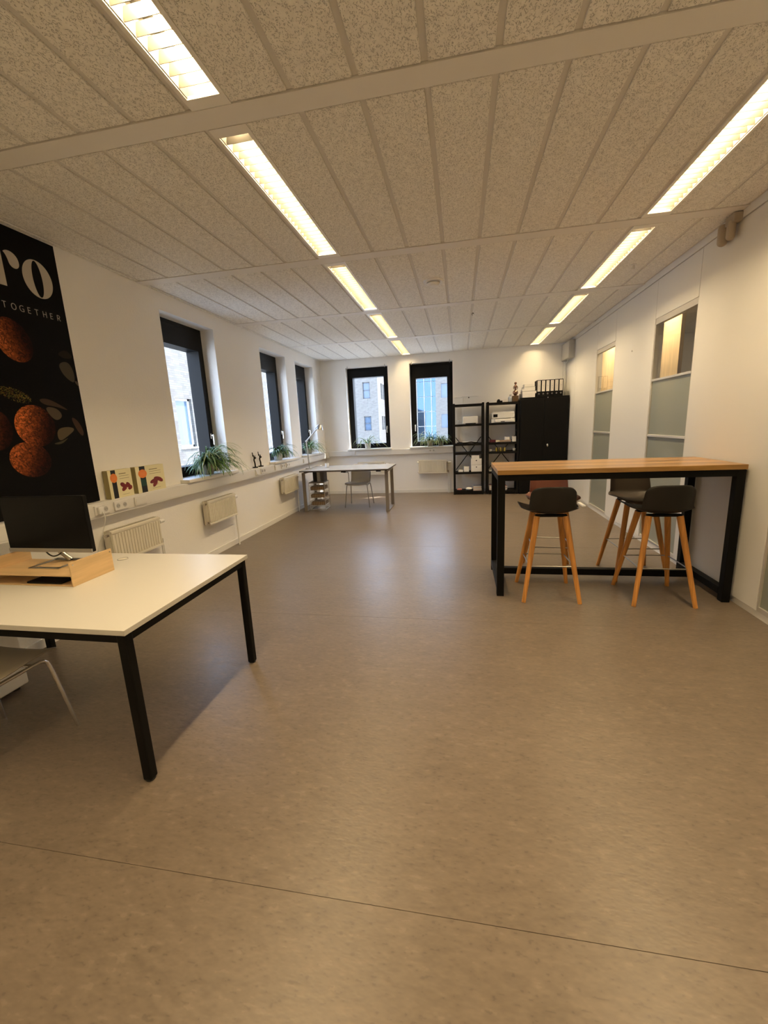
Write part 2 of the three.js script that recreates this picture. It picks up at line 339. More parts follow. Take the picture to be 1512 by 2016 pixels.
// the room behind the partition
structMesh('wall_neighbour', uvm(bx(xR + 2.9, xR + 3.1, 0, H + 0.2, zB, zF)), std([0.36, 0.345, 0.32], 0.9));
structMesh('floor_neighbour', bx(xR + 0.09, xR + 2.9, -0.004, 0, zB, zF), M.floor);
structMesh('ceiling_neighbour', bx(xR + 0.1, xR + 2.9, H, H + 0.02, zB, zF), M.band);
structMesh('door_1', uvm(rb(2.70, 2.745, 0.01, 2.80, -6.53, -6.06, 0.003), 0.2, 0.4, true), M.oakDoor);
structMesh('door_2', uvm(rb(2.70, 2.745, 0.01, 2.80, -9.12, -8.05, 0.003), 0.7, 0.1, true), M.oakDoor);
{  // unseen fill lamps, added to brighten the oak leaves
  const pl = (z, what) => { const t = thing('added_fill_panel', what, 'light', [2.48, H, z]); part('frame', rb(-0.16, 0.16, -0.03, 0, -0.16, 0.16, 0.004), M.white, t); part('diffuser', bx(-0.15, 0.15, -0.034, -0.03, -0.15, 0.15), std([0.9, 0.9, 0.88], 0.5, 0, { emissive: new THREE.Color().setRGB(...LAMP_RGB), emissiveIntensity: 2 }), t);
    const l = new THREE.RectAreaLight(new THREE.Color().setRGB(...LAMP_RGB), 42, 0.3, 0.3); l.name = 'oak_fill_light'; l.rotation.x = -Math.PI / 2; l.position.y = -0.036; t.add(l); };
  pl(-6.3, 'added square fill light behind the partition, above the narrow oak leaf'); pl(-8.5, 'added square fill light behind the partition, above the wide oak leaf');
}

// ---------------------------------------------------------------- outside the windows
structMesh('ground', bx(-80, 60, -6.7, -6.5, -110, 30), M.pave);
function facadeWindow(parent, put, pane) { part('window_frame', put, M.farFrame, parent); part('pane', pane, M.farGlass, parent); }
{ // wing across the yard, seen through the near window
  const b = thing('brick_wing', 'sunlit pale brick wing with white framed windows seen through the near side window', 'building', [-9, -6.5, 0]);
  const holes = []; for (let f = 0; f < 3; f++) for (let k = -2; k < 5; k++) holes.push([-13.16 - k * 2.5, -12.34 - k * 2.5, 0.43 + 3.6 * f, 2.02 + 3.6 * f]);
  part('wall', pierced(-26, -5, 0, 11.3, holes, (a, c, y0, y1) => uvm(bx(-0.3, 0, y0, y1, a, c), 0.1, 0.3)), M.wingBrick, b);
  part('core', bx(-8, -0.5, 0, 11.2, -26, -5), M.wingBrick, b); part('parapet', bx(-0.36, 0.05, 11.3, 11.4, -26, -5), M.roof, b);
  for (const [a, c, y0, y1] of holes) {
    part('window_frame', [bx(-0.16, -0.1, y0, y0 + 0.07, a, c), bx(-0.16, -0.1, y1 - 0.07, y1, a, c), bx(-0.16, -0.1, y0, y1, a, a + 0.07), bx(-0.16, -0.1, y0, y1, c - 0.07, c), bx(-0.14, 0.05, y0 - 0.05, y0, a - 0.03, c + 0.03)], M.farFrame, b);
    part('pane', bx(-0.15, -0.14, y0 + 0.07, y1 - 0.07, a + 0.07, c - 0.07), M.farGlass, b);
  }
}
{ // block beyond the back wall, its corner behind the left back window
  const b = thing('corner_block', 'pale brick block with a sunlit side seen through the back window over the desk', 'building', [0, -6.5, 0]);
  const rows = [[0.57, 2.2], [4.12, 5.75], [7.67, 9.19], [11.05, 12.74]], holes = [], side = [];
  for (const [y0, y1] of rows) { for (let k = 0; k < 6; k++) holes.push([-10.28 - k * 3.2, -9.5 - k * 3.2, y0, y1]); for (const [a, c] of [[-47.8, -46.9], [-49.1, -48.1], [-53, -52], [-54.4, -53.4]]) side.push([a, c, y0, y1]); }
  part('wall', [...pierced(-32, -8.66, 0, 14.7, holes, (a, c, y0, y1) => uvm(bx(a, c, y0, y1, -45.3, -45))), ...pierced(-75, -45.3, 0, 14.7, side, (a, c, y0, y1) => uvm(bx(-8.96, -8.66, y0, y1, a, c)))], M.brick, b);
  part('roof', bx(-32, -8.7, 14.5, 14.8, -75, -45.04), M.roof, b);
  for (const [a, c, y0, y1] of holes) { part('window_frame', [bx(a, c, y0, y0 + 0.07, -45.2, -45.12), bx(a, c, y1 - 0.07, y1, -45.2, -45.12), bx(a, a + 0.07, y0, y1, -45.2, -45.12), bx(c - 0.07, c, y0, y1, -45.2, -45.12), bx(a, c, (y0 + y1) / 2, (y0 + y1) / 2 + 0.05, -45.2, -45.12)], M.darkFrame, b); part('pane', bx(a, c, y0, y1, -45.22, -45.2), M.farGlass, b); }
  for (const [a, c, y0, y1] of side) part('pane', bx(-8.9, -8.88, y0, y1, a, c), M.farGlass, b);
}
{
  const b = thing('brick_block', 'pale brick block beside the glass front seen through the window by the shelving', 'building', [0, -6.5, 0]);
  const rows = [[0.5, 2.1], [4.0, 5.6], [7.58, 9.15], [10.99, 12.57]], holes = [];
  for (const [y0, y1] of rows) for (let k = 0; k < 4; k++) holes.push([-2.17 + k * 3.2, -1.1 + k * 3.2, y0, y1]);
  part('wall', pierced(-2.79, 12, 0, 15.5, holes, (a, c, y0, y1) => uvm(bx(a, c, y0, y1, -50.3, -50))), M.brick, b);
  part('side_wall', uvm(bx(-2.79, -2.5, 0, 15.5, -75, -50.3)), M.brick, b);
  part('roof', bx(-2.79, 12, 15.3, 15.6, -75, -50.04), M.roof, b);
  for (const [a, c, y0, y1] of holes) part('pane', bx(a, c, y0, y1, -50.2, -50.18), M.farGlass, b);
}
{
  const b = thing('glass_front', 'blue mirroring glass front with a thin grid of mullions between the brick blocks', 'building', [0, -6.5, 0]);
  for (let i = 0; i < 6; i++) for (let j = 0; j < 8; j++) { const x0 = -8.62 + i * 0.965, y0 = j * 1.95; part('glass_pane', bx(x0 + 0.03, x0 + 0.93, y0 + 0.03, y0 + 1.92, -58.05, -58), M.curtain, b); }
  for (let i = 0; i <= 6; i++) part('mullion', bx(-8.63 + i * 0.965, -8.59 + i * 0.965, 0, 15.6, -58.02, -57.93), M.frame, b);
  for (let j = 0; j <= 8; j++) part('rail', bx(-8.62, -2.82, j * 1.95 - 0.025, j * 1.95 + 0.025, -58.02, -57.94), M.frame, b);
}

// ---------------------------------------------------------------- bar table and stools
{
  const t = thing('bar_table', 'high bar table with planked oak top on a black square steel frame', 'table', [1.205, 0, -3.895]);
  const tones = [[0.58, 0.40, 0.165], [0.44, 0.285, 0.13], [0.70, 0.51, 0.27], [0.47, 0.31, 0.15], [0.66, 0.47, 0.24], [0.56, 0.39, 0.20]];
  for (let i = 0; i < 6; i++) { const z0 = 0.375 - i * 0.125; part('plank', uvm(rb(-0.905, 0.905, 1.068, 1.106, z0 - 0.1245, z0, 0.002), i * 0.41, i * 0.29), std(tones[i], 0.28, 0, { map: T.wood }), t); }
  const lx = 0.872, lz = 0.337;
  for (const sx of [-1, 1]) for (const sz of [1, -1]) part('leg', rb(sx * lx - 0.03, sx * lx + 0.03, 0, 1.066, sz * lz - 0.03, sz * lz + 0.03, 0.003), M.black, t);
  for (const sz of [1, -1]) part('top_rail', rb(-lx + 0.03, lx - 0.03, 1.016, 1.066, sz * lz - 0.03, sz * lz + 0.03, 0.003), M.black, t);
  for (const sx of [-1, 1]) { part('end_rail', rb(sx * lx - 0.03, sx * lx + 0.03, 1.016, 1.066, -lz + 0.03, lz - 0.03, 0.003), M.black, t); part('foot_rail', rb(sx * lx - 0.03, sx * lx + 0.03, 0.05, 0.11, -lz + 0.03, lz - 0.03, 0.003), M.black, t); }
  part('foot_rail', rb(-lx + 0.03, lx - 0.03, 0.05, 0.11, -0.125, -0.065, 0.003), M.black, t);
}
const smooth = (t, a, b) => { const q = Math.min(1, Math.max(0, (t - a) / (b - a))); return q * q * (3 - 2 * q); };
const prof = (pts) => new THREE.CatmullRomCurve3(pts.map(([z, y]) => new THREE.Vector3(0, y, z)));
const stoolShell = (() => {
  const c = prof([[0.215, 0.722], [0.19, 0.742], [0.09, 0.744], [-0.03, 0.736], [-0.12, 0.741], [-0.175, 0.775], [-0.205, 0.85], [-0.222, 0.92], [-0.232, 0.975]]);
  return shellGeo((u, t) => {
    const p = c.getPoint(t), back = smooth(t, 0.5, 0.72);
    let w = 0.226 + 0.008 * Math.sin(Math.PI * Math.min(1, t / 0.45)) - 0.046 * smooth(t, 0.36, 0.62) - 0.010 * smooth(t, 0.62, 1);
    if (t < 0.14) w *= Math.sqrt(1 - 0.35 * Math.pow((0.14 - t) / 0.14, 2));
    if (t > 0.84) w *= Math.sqrt(1 - 0.26 * Math.pow((t - 0.84) / 0.16, 2));
    const q = Math.abs(u), e = q * q * q, dip = t > 0.86 ? 0.026 * Math.pow(q, 5) * (t - 0.86) / 0.14 : 0;
    return [u * w, p.y + 0.042 * Math.pow(q, 2.4) * (1 - back) - dip, p.z + 0.06 * e * back];
  }, 18, 30, 0.009);
})();
const stoolLeg = (sx, sz) => uvm(rod([sx * 0.222, 0, sz * 0.234], [sx * 0.112, 0.712, sz * 0.10], 0.0165, 0.025, 18), 0, 0, true);
const legGeos = [[1, 1], [-1, 1], [1, -1], [-1, -1]].map(([a, b]) => stoolLeg(a, b));
function stool(x, z, turn, rgb, label) {
  const t = thing('bar_stool', label, 'stool', [x, 0, z], turn, 'bar stools around the high table');
  part('seat_shell', stoolShell, std(rgb, 0.5), t);
  legGeos.forEach((g) => part('leg', g, M.oakLeg, t));
  part('under_bracket', [rb(-0.125, 0.125, 0.708, 0.728, 0.075, 0.115, 0.006), rb(-0.125, 0.125, 0.708, 0.728, -0.115, -0.075, 0.006), rb(-0.03, 0.03, 0.71, 0.73, -0.08, 0.08, 0.006)], M.black, t);
  const a = 0.176, b = 0.178, y = 0.30;
  part('foot_ring', [rod([-a, y, b], [a, y, b], 0.005), rod([-a, y, -b], [a, y, -b], 0.005), rod([a, y, -b], [a, y, b], 0.005), rod([-a, y, -b], [-a, y, b], 0.005)], M.rodSteel, t);
}
stool(0.735, -3.647, Math.PI, [0.012, 0.0105, 0.009], 'charcoal shell bar stool on the room side, at the free end of the high table');
stool(1.578, -3.632, Math.PI, [0.011, 0.0095, 0.008], 'charcoal shell bar stool on the room side, at the wall end of the high table');
stool(1.615, -4.18, 0.03, [0.085, 0.066, 0.05], 'taupe brown shell bar stool across the high table, near the glazed partition');
stool(0.86, -4.2, -0.06, [0.27, 0.105, 0.075], 'terracotta shell bar stool across the high table, near the shelving');

// ---------------------------------------------------------------- white table in front, chair, pedestal, monitor, riser
{
  const t = thing('work_table', 'large white topped work table with black steel legs against the wall', 'table', [-2.19, 0, -1.835]);
  part('table_top', rb(-0.84, 0.84, 0.716, 0.74, -0.507, 0.507, 0.002), M.whiteTop, t);
  part('frame_rail', [bx(-0.79, 0.79, 0.676, 0.715, 0.462, 0.492), bx(-0.79, 0.79, 0.676, 0.715, -0.492, -0.462), bx(0.785, 0.825, 0.676, 0.715, -0.47, 0.47), bx(-0.825, -0.785, 0.676, 0.715, -0.47, 0.47)], M.black, t);
  for (const sx of [-1, 1]) for (const sz of [-1, 1]) { const l = part('leg', rb(sx * 0.806 - 0.022, sx * 0.806 + 0.022, 0.006, 0.715, sz * 0.474 - 0.022, sz * 0.474 + 0.022, 0.008), M.black, t); part('foot_cap', cyl(0.02, 0.02, 0, 0.008, sx * 0.806, sz * 0.474), M.hole, l); }
}
const chairShell = (() => {
  const c = prof([[0.225, 0.425], [0.205, 0.447], [0.10, 0.452], [-0.05, 0.440], [-0.15, 0.447], [-0.20, 0.485], [-0.228, 0.57], [-0.245, 0.68], [-0.262, 0.80]]);
  return shellGeo((u, t) => {
    const p = c.getPoint(t), back = smooth(t, 0.42, 0.62);
    let w = 0.225 - 0.03 * smooth(t, 0.4, 0.6) + 0.0 * t;
    if (t < 0.1) w *= Math.sqrt(1 - 0.3 * Math.pow((0.1 - t) / 0.1, 2));
    if (t > 0.84) w *= Math.sqrt(1 - 0.5 * Math.pow((t - 0.84) / 0.16, 2));
    const e = u * u * Math.abs(u);
    return [u * w, p.y + 0.02 * e * (1 - back), p.z + 0.05 * e * back];
  }, 16, 30, 0.008);
})();
function shellChair(x, z, turn, label, arms, mat, metal) {
  const t = thing('shell_chair', label, 'chair', [x, 0, z], turn);
  part('seat_shell', chairShell, mat, t);
  for (const s of [-1, 1]) {
    part('leg_frame', bent([[s * 0.245, 0, 0.22], [s * 0.20, 0.425, 0.17], [s * 0.20, 0.425, -0.14], [s * 0.235, 0, -0.225]], 0.045, 0.009), metal, t);
    if (arms) part('armrest', bent([[s * 0.21, 0.425, -0.05], [s * 0.225, 0.66, -0.09], [s * 0.265, 0.67, 0.10]], 0.05, 0.008), metal, t);
  }
  part('cross_bar', [rod([-0.2, 0.425, 0.1], [0.2, 0.425, 0.1], 0.008), rod([-0.2, 0.425, -0.1], [0.2, 0.425, -0.1], 0.008)], metal, t);
  return t;
}
shellChair(-2.287, -1.40, Math.PI, 'beige shell chair on chrome legs pushed under the white work table', false, std([0.36, 0.32, 0.25], 0.45), M.chrome);
{
  const t = thing('pedestal', 'white drawer pedestal standing under the white work table', 'cabinet', [-2.87, 0, -1.66]);
  part('body', rb(-0.178, 0.178, 0.025, 0.56, -0.24, 0.24, 0.012, 3), M.white, t);
  for (let k = 0; k < 3; k++) part('drawer_front', rb(-0.17, 0.17, 0.04 + k * 0.172, 0.205 + k * 0.172, 0.238, 0.252, 0.004), M.white, t);
  for (const sx of [-1, 1]) for (const sz of [-1, 1]) part('castor', cyl(0.02, 0.02, 0, 0.026, sx * 0.13, sz * 0.19), M.hole, t);
}
{
  const t = thing('monitor_riser', 'plywood monitor riser with raised sides on the white work table', 'riser', [-2.33, 0.74, -1.885]);
  const side = (s) => { const q = new THREE.Shape(); q.moveTo(-0.132, 0); q.lineTo(0.132, 0); q.lineTo(0.142, 0.137); q.lineTo(-0.142, 0.131); q.closePath(); return uvm(new THREE.ExtrudeGeometry(q, { depth: 0.008, bevelEnabled: false }).rotateY(Math.PI / 2).scale(1, 1, -1).translate(s * 0.286 - 0.004, 0, 0).rotateY(0)); };
  for (const s of [-1, 1]) { const g = uvm(rb(s * 0.29 - 0.004, s * 0.29 + 0.004, 0, 0.134, -0.136, 0.136, 0.002)); const p = part('side_panel', g, M.ply, t); for (const [y, z] of [[0.118, 0.12], [0.118, -0.12]]) part('rivet', rod([s * 0.284, y, z], [s * 0.298, y, z], 0.004), M.chrome, p); }
  part('shelf', uvm(rb(-0.286, 0.286, 0.055, 0.063, -0.132, 0.132, 0.002)), M.ply, t);
  part('base_sheet', uvm(rb(-0.286, 0.286, 0, 0.006, -0.132, 0.132, 0.002)), M.ply, t);
  const k = solid('tablet', rb(-2.36, -2.13, 0.747, 0.757, -1.89, -1.765, 0.005), M.black, 'flat black tablet lying inside the plywood riser', 'tablet');
}
{
  const t = thing('monitor', 'black flat monitor with a silver lower edge on the plywood riser', 'monitor', [-2.335, 0.803, -1.91]);
  part('casing', rb(-0.285, 0.285, 0.08, 0.405, -0.03, -0.004, 0.006), M.black, t);
  part('screen', bx(-0.281, 0.281, 0.102, 0.401, -0.005, -0.003), std([0.002, 0.002, 0.002], 0.22, 0, { specularIntensity: 0.25 }), t);
  part('lower_bezel', rb(-0.285, 0.285, 0.079, 0.101, -0.006, 0.002, 0.002), std([0.36, 0.355, 0.34], 0.4, 0.5), t, 'silver strip');
  part('stand_neck', bent([[0.03, 0.006, -0.09], [-0.02, 0.06, -0.075], [-0.03, 0.2, -0.035]], 0.02, 0.014), M.steel, t);
  part('stand_base', [rb(-0.09, 0.11, 0, 0.006, 0.045, 0.065, 0.003), rb(-0.10, 0.11, 0, 0.006, -0.12, -0.085, 0.003), rb(-0.10, -0.08, 0, 0.006, -0.12, 0.065, 0.003), rb(0.09, 0.11, 0, 0.006, -0.12, 0.065, 0.003)], M.steel, t);
  part('power_cable', curveTube([[-0.1, 0.16, -0.04], [-0.1, 0.06, -0.06], [-0.06, 0.035, -0.06], [0.0, 0.055, -0.06], [0.03, 0.10, -0.05]], 0.004), M.hole, t);
}
solid('monitor_cable', curveTube([[-2.63, 0.92, -1.97], [-2.655, 0.95, -2.0], [-2.68, 0.9, -2.03], [-2.685, 0.80, -2.04], [-2.68, 0.745, -2.05]], 0.004), M.hole, 'black cable looping from the monitor to the white table', 'cable');
{ const t = thing('cable_grommet', 'round beige cable grommet set into the white table top behind the riser', 'grommet', [-2.16, 0.74, -2.22]); part('ring', new THREE.TorusGeometry(0.03, 0.003, 6, 24).rotateX(Math.PI / 2).translate(0, 0.001, 0), M.greyPaper, t); part('cover', cyl(0.028, 0.028, -0.001, 0.0015), M.cream, t); }

// ---------------------------------------------------------------- poster on the left wall
{
  const W = 1.2, Hh = 1.985, z0 = -1.83, y1 = 2.975, S = 1000;
  const tex = canvasTex(1200, 1985, (c, w, h) => {
    const X = (z) => (z0 - z) * S, Y = (y) => (y1 - y) * S;
    c.fillStyle = '#050302'; c.fillRect(0, 0, w, h);
    for (let k = 0; k < 1400; k++) { c.fillStyle = `rgba(${40 + rnd() * 30 | 0},${30 + rnd() * 22 | 0},${18 + rnd() * 12 | 0},${rr(0.04, 0.3)})`; c.beginPath(); c.ellipse(rnd() * w, rr(600, h), rr(1, 9), rr(1, 4), rnd() * 3, 0, 7); c.fill(); }
    const ball = (z, y, rx, ry, rot, dark) => {
      const cx = X(z), cy = Y(y);
      c.save(); c.translate(cx, cy); c.rotate(rot); c.beginPath(); c.ellipse(0, 0, rx * S, ry * S, 0, 0, 7); c.clip();
      c.fillStyle = '#3a1206'; c.fillRect(-400, -400, 800, 800);
      for (let k = 0; k < 2200; k++) { const px = rr(-rx, rx) * S, py = rr(-ry, ry) * S, lit = Math.max(0, Math.min(1, 0.50 - 0.72 * px / (rx * S) - 0.15 * py / (ry * S))) * (1 - dark), q = rr(0.5, 1.15); c.fillStyle = `rgb(${(38 + 165 * lit) * q | 0},${(11 + 96 * lit) * q | 0},${(5 + 46 * lit) * q | 0})`; c.beginPath(); c.ellipse(px, py, rr(3, 15), rr(2, 8), rnd() * 3, 0, 7); c.fill(); }
      c.restore();
    };
    const blob = (pts, col) => { c.fillStyle = col; c.beginPath(); pts.forEach(([z, y], i) => { const n = pts[(i + 1) % pts.length], mx = (X(z) + X(n[0])) / 2, my = (Y(y) + Y(n[1])) / 2; i ? c.quadraticCurveTo(X(z), Y(y), mx, my) : c.moveTo(mx, my); }); const n = pts[1], z = pts[0]; c.quadraticCurveTo(X(z[0]), Y(z[1]), (X(z[0]) + X(n[0])) / 2, (Y(z[1]) + Y(n[1])) / 2); c.fill(); };
    blob([[-2.88, 2.10], [-2.97, 2.13], [-3.01, 2.05], [-3.0, 1.96], [-2.95, 1.98], [-2.90, 2.03]], '#4a4438');
    blob([[-2.88, 2.17], [-2.97, 2.22], [-3.03, 2.16], [-2.95, 2.14]], '#241c14');
    blob([[-2.99, 1.98], [-3.03, 1.98], [-3.03, 1.93]], '#554a42');
    blob([[-2.66, 1.82], [-2.74, 1.83], [-2.86, 1.77], [-2.90, 1.74], [-2.80, 1.77], [-2.70, 1.78]], '#43352a');
    blob([[-2.70, 1.77], [-2.80, 1.76], [-2.84, 1.70], [-2.78, 1.66], [-2.73, 1.70]], '#554a3c');
    blob([[-2.90, 1.70], [-2.96, 1.67], [-3.0, 1.58], [-2.98, 1.53], [-2.93, 1.60]], '#45342a');
    blob([[-2.76, 1.60], [-2.86, 1.62], [-2.93, 1.60], [-2.84, 1.54], [-2.76, 1.50]], '#5c513e');
    blob([[-2.70, 1.49], [-2.80, 1.51], [-2.86, 1.54], [-2.78, 1.48]], '#454030');
    for (let k = 0; k < 500; k++) { c.fillStyle = `rgba(${120 + rnd() * 60 | 0},${105 + rnd() * 50 | 0},${40 + rnd() * 30 | 0},.7)`; const a = rnd() * 7, r = Math.sqrt(rnd()); c.fillRect(X(-2.50 - 0.11 * r * Math.cos(a)), Y(1.84 - 0.03 * r * Math.cos(a) + 0.045 * r * Math.sin(a)), 5, 3); }
    ball(-2.33, 1.60, 0.105, 0.135, 0.1, 0.35); ball(-2.52, 1.385, 0.15, 0.125, 0.25, 0.12); ball(-2.605, 1.625, 0.15, 0.15, 0.1, -0.05); ball(-2.575, 2.215, 0.125, 0.15, -0.45, 0.1); ball(-2.10, 2.0, 0.13, 0.13, 0, 0.2);
    // lettering
    c.fillStyle = '#b9b2a6';
    c.beginPath(); c.ellipse(X(-2.852), Y(2.688), 113, 131, 0, 0, 7); c.fill();
    c.fillStyle = '#050302'; c.beginPath(); c.ellipse(X(-2.850), Y(2.688), 36, 124, -0.03, 0, 7); c.fill();
    c.fillStyle = '#b9b2a6'; c.fillRect(X(-2.49), Y(2.812), 122, 239);
    c.beginPath(); c.moveTo(X(-2.628), Y(2.80)); c.bezierCurveTo(X(-2.66), Y(2.835), X(-2.735), Y(2.815), X(-2.728), Y(2.745)); c.bezierCurveTo(X(-2.722), Y(2.70), X(-2.665), Y(2.695), X(-2.655), Y(2.74)); c.bezierCurveTo(X(-2.650), Y(2.77), X(-2.64), Y(2.79), X(-2.628), Y(2.80)); c.fill();
    c.font = '58px sans-serif'; c.fillStyle = '#a9a49c'; c.textBaseline = 'alphabetic';
    const word = 'TOGETHER', xa = X(-2.548), xb = X(-2.945); [...word].forEach((ch, i) => c.fillText(ch, xa + (xb - xa) * i / 7, Y(2.425)));
  });
  const t = thing('food_poster', 'tall black food poster with breaded croquettes, mushrooms and white lettering', 'poster', [xL + 0.008, 0, z0 - W / 2]);
  part('print', bx(-0.006, 0.006, y1 - Hh, y1, -W / 2, W / 2), [0, 1, 2, 3, 4, 5].map((k) => k === 0 ? std([1, 1, 1], 0.75, 0, { map: tex, specularIntensity: 0.3 }) : M.black), t);
}

// ---------------------------------------------------------------- trunking, sockets, baseline fittings
function socketPlate(parent, s, n, turnLeft, kind = 0) {      // s: place along the trunking
  const g = new THREE.Group(); g.name = 'socket_plate'; g.position.set(...(turnLeft ? [xL + 0.0885, 0.925, s] : [s, 0.945, zB + 0.06])); g.rotation.y = turnLeft ? Math.PI / 2 : 0; parent.add(g);
  const w = n * 0.075; part('plate', rb(-w / 2, w / 2, -0.04, 0.04, 0, 0.014, 0.004), M.pvc, g);
  if (kind === 0) for (let k = 0; k < n; k++) { const x = -w / 2 + 0.0375 + k * 0.075; part('socket_hole', rod([x, 0, 0.005], [x, 0, 0.0146], 0.021, 0.021, 20), M.greyPaper, g); part('contact', [rod([x - 0.009, 0, 0.01], [x - 0.009, 0, 0.0152], 0.003), rod([x + 0.009, 0, 0.01], [x + 0.009, 0, 0.0152], 0.003)], M.hole, g); }
  else part('cover_flap', rb(-w / 2 + 0.012, w / 2 - 0.012, -0.028, 0.02, 0.012, 0.018, 0.002), M.pvc, g);
}
{
  const t = thing('cable_trunking', 'white cable trunking with sockets running under the side windows', 'trunking', [0, 0, 0]);
  part('channel', rb(xL, xL + 0.085, 0.855, 0.985, zB, zF, 0.006), M.pvc, t);
  part('cover_lip', rb(xL + 0.083, xL + 0.089, 0.872, 0.968, zB, zF, 0.002), M.pvc, t);
  [[-2.985, 1, 0], [-3.155, 2, 0], [-3.39, 2, 1], [-5.72, 1, 1], [-5.93, 2, 0], [-6.38, 1, 1], [-6.67, 2, 0], [-6.88, 2, 0], [-7.66, 1, 1]].forEach(([z, n, k]) => socketPlate(t, z, n, true, k));
  const c = thing('cable_trunking', 'white cable trunking running along the back wall under the windows', 'trunking', [0, 0, 0]);
  part('channel', rb(xL + 0.092, -0.165, 0.88, 0.998, zB, zB + 0.06, 0.006), M.pvc, c);
  [[-2.40, 1, 1], [-0.62, 2, 0]].forEach(([x, n, k]) => socketPlate(c, x, n, false, k));
  const p = thing('plug', 'white plug with a thin cable in the wall trunking beside the poster', 'plug', [xL + 0.1005, 0.925, -2.915]);
  part('body', [rb(0, 0.03, -0.03, 0.03, -0.025, 0.025, 0.008), rb(-0.012, 0.002, -0.04, 0.04, -0.038, 0.038, 0.004)], M.white, p); part('cord', curveTube([[0.03, -0.01, 0], [0.045, -0.06, -0.005], [0.02, -0.2, 0.03], [-0.03, -0.34, 0.05], [-0.045, -0.5, 0.06]], 0.004), M.white, p);
}

// ---------------------------------------------------------------- radiators (local: x along the wall, z into the room)
const radGeo = (L) => {
  const n = Math.round(L / 0.033), ribs = [];
  for (let k = 0; k < n; k++) { const x = -L / 2 + (k + 0.5) * L / n; ribs.push(rb(x - 0.011, x + 0.011, 0.03, 0.262, 0.104, 0.116, 0.006, 1)); }
  return [rb(-L / 2, L / 2, 0, 0.292, 0.098, 0.108, 0.004), bx(-L / 2, L / 2, 0.27, 0.288, 0.106, 0.116), bx(-L / 2, L / 2, 0.004, 0.022, 0.106, 0.116), ...ribs];
};
function radiator(pos, turn, L, label, valve = 1) {
  const t = thing('radiator', label, 'radiator', pos, turn, 'ribbed panel radiators under the windows');
  part('front_panel', radGeo(L), M.cream, t); part('rear_panel', rb(-L / 2, L / 2, 0, 0.292, 0.03, 0.042, 0.004), M.cream, t);
  const fins = []; for (let x = -L / 2 + 0.02; x < L / 2; x += 0.022) fins.push(bx(x - 0.001, x + 0.001, 0.288, 0.296, 0.045, 0.096)); fins.push(bx(-L / 2, L / 2, 0.288, 0.297, 0.040, 0.046), bx(-L / 2, L / 2, 0.288, 0.297, 0.094, 0.1));
  part('top_grille', fins, M.cream, t);
  for (const s of [-1, 1]) part('side_cover', rb(s * L / 2 - 0.003, s * L / 2 + 0.003, 0.04, 0.25, 0.045, 0.096, 0.001), M.cream, t);
  part('wall_bracket', [bx(-L / 2 + 0.08, -L / 2 + 0.11, 0.05, 0.25, 0, 0.031), bx(L / 2 - 0.11, L / 2 - 0.08, 0.05, 0.25, 0, 0.031)], M.cream, t);
  for (const y of [0.255, 0.03]) part('connector', rod([-L / 2 - 0.02, y, 0.07], [-L / 2 + 0.005, y, 0.07], 0.014), M.mirror, t);
  const x = L / 2 + 0.03 * valve;
  part('valve', [rod([L / 2, 0.235, 0.07], [L / 2 + 0.035, 0.235, 0.07], 0.016), rod([x, 0.02, 0.07], [x, 0.06, 0.07], 0.015)], M.mirror, t);
  part('thermostat_knob', rod([L / 2 + 0.03, 0.235, 0.07], [L / 2 + 0.095, 0.235, 0.07], 0.024, 0.02, 18), M.white, t);
  for (const d of [0, 0.035]) part('pipe', bent([[L / 2 - 0.01 + d * 0, 0.03 + d * 0.2, 0.07 - d * 0.4], [x + d, 0.03 + d * 0.2, 0.07 - d * 0.4], [x + d, -pos[1], 0.07 - d * 0.4]], 0.02, 0.008), M.white, t);
}
radiator([xL, 0.43, -3.28], Math.PI / 2, 0.60, 'cream ribbed radiator behind the white work table');
radiator([xL, 0.43, -4.72], Math.PI / 2, 0.62, 'cream ribbed radiator under the side window with the large spider plant');
radiator([xL, 0.43, -6.94], Math.PI / 2, 0.62, 'cream ribbed radiator on the side wall beside the desk');
radiator([-2.0, 0.44, zB], 0, 0.62, 'cream ribbed radiator on the back wall behind the desk');
radiator([-0.615, 0.44, zB], 0, 0.62, 'cream ribbed radiator on the back wall beside the black shelving');

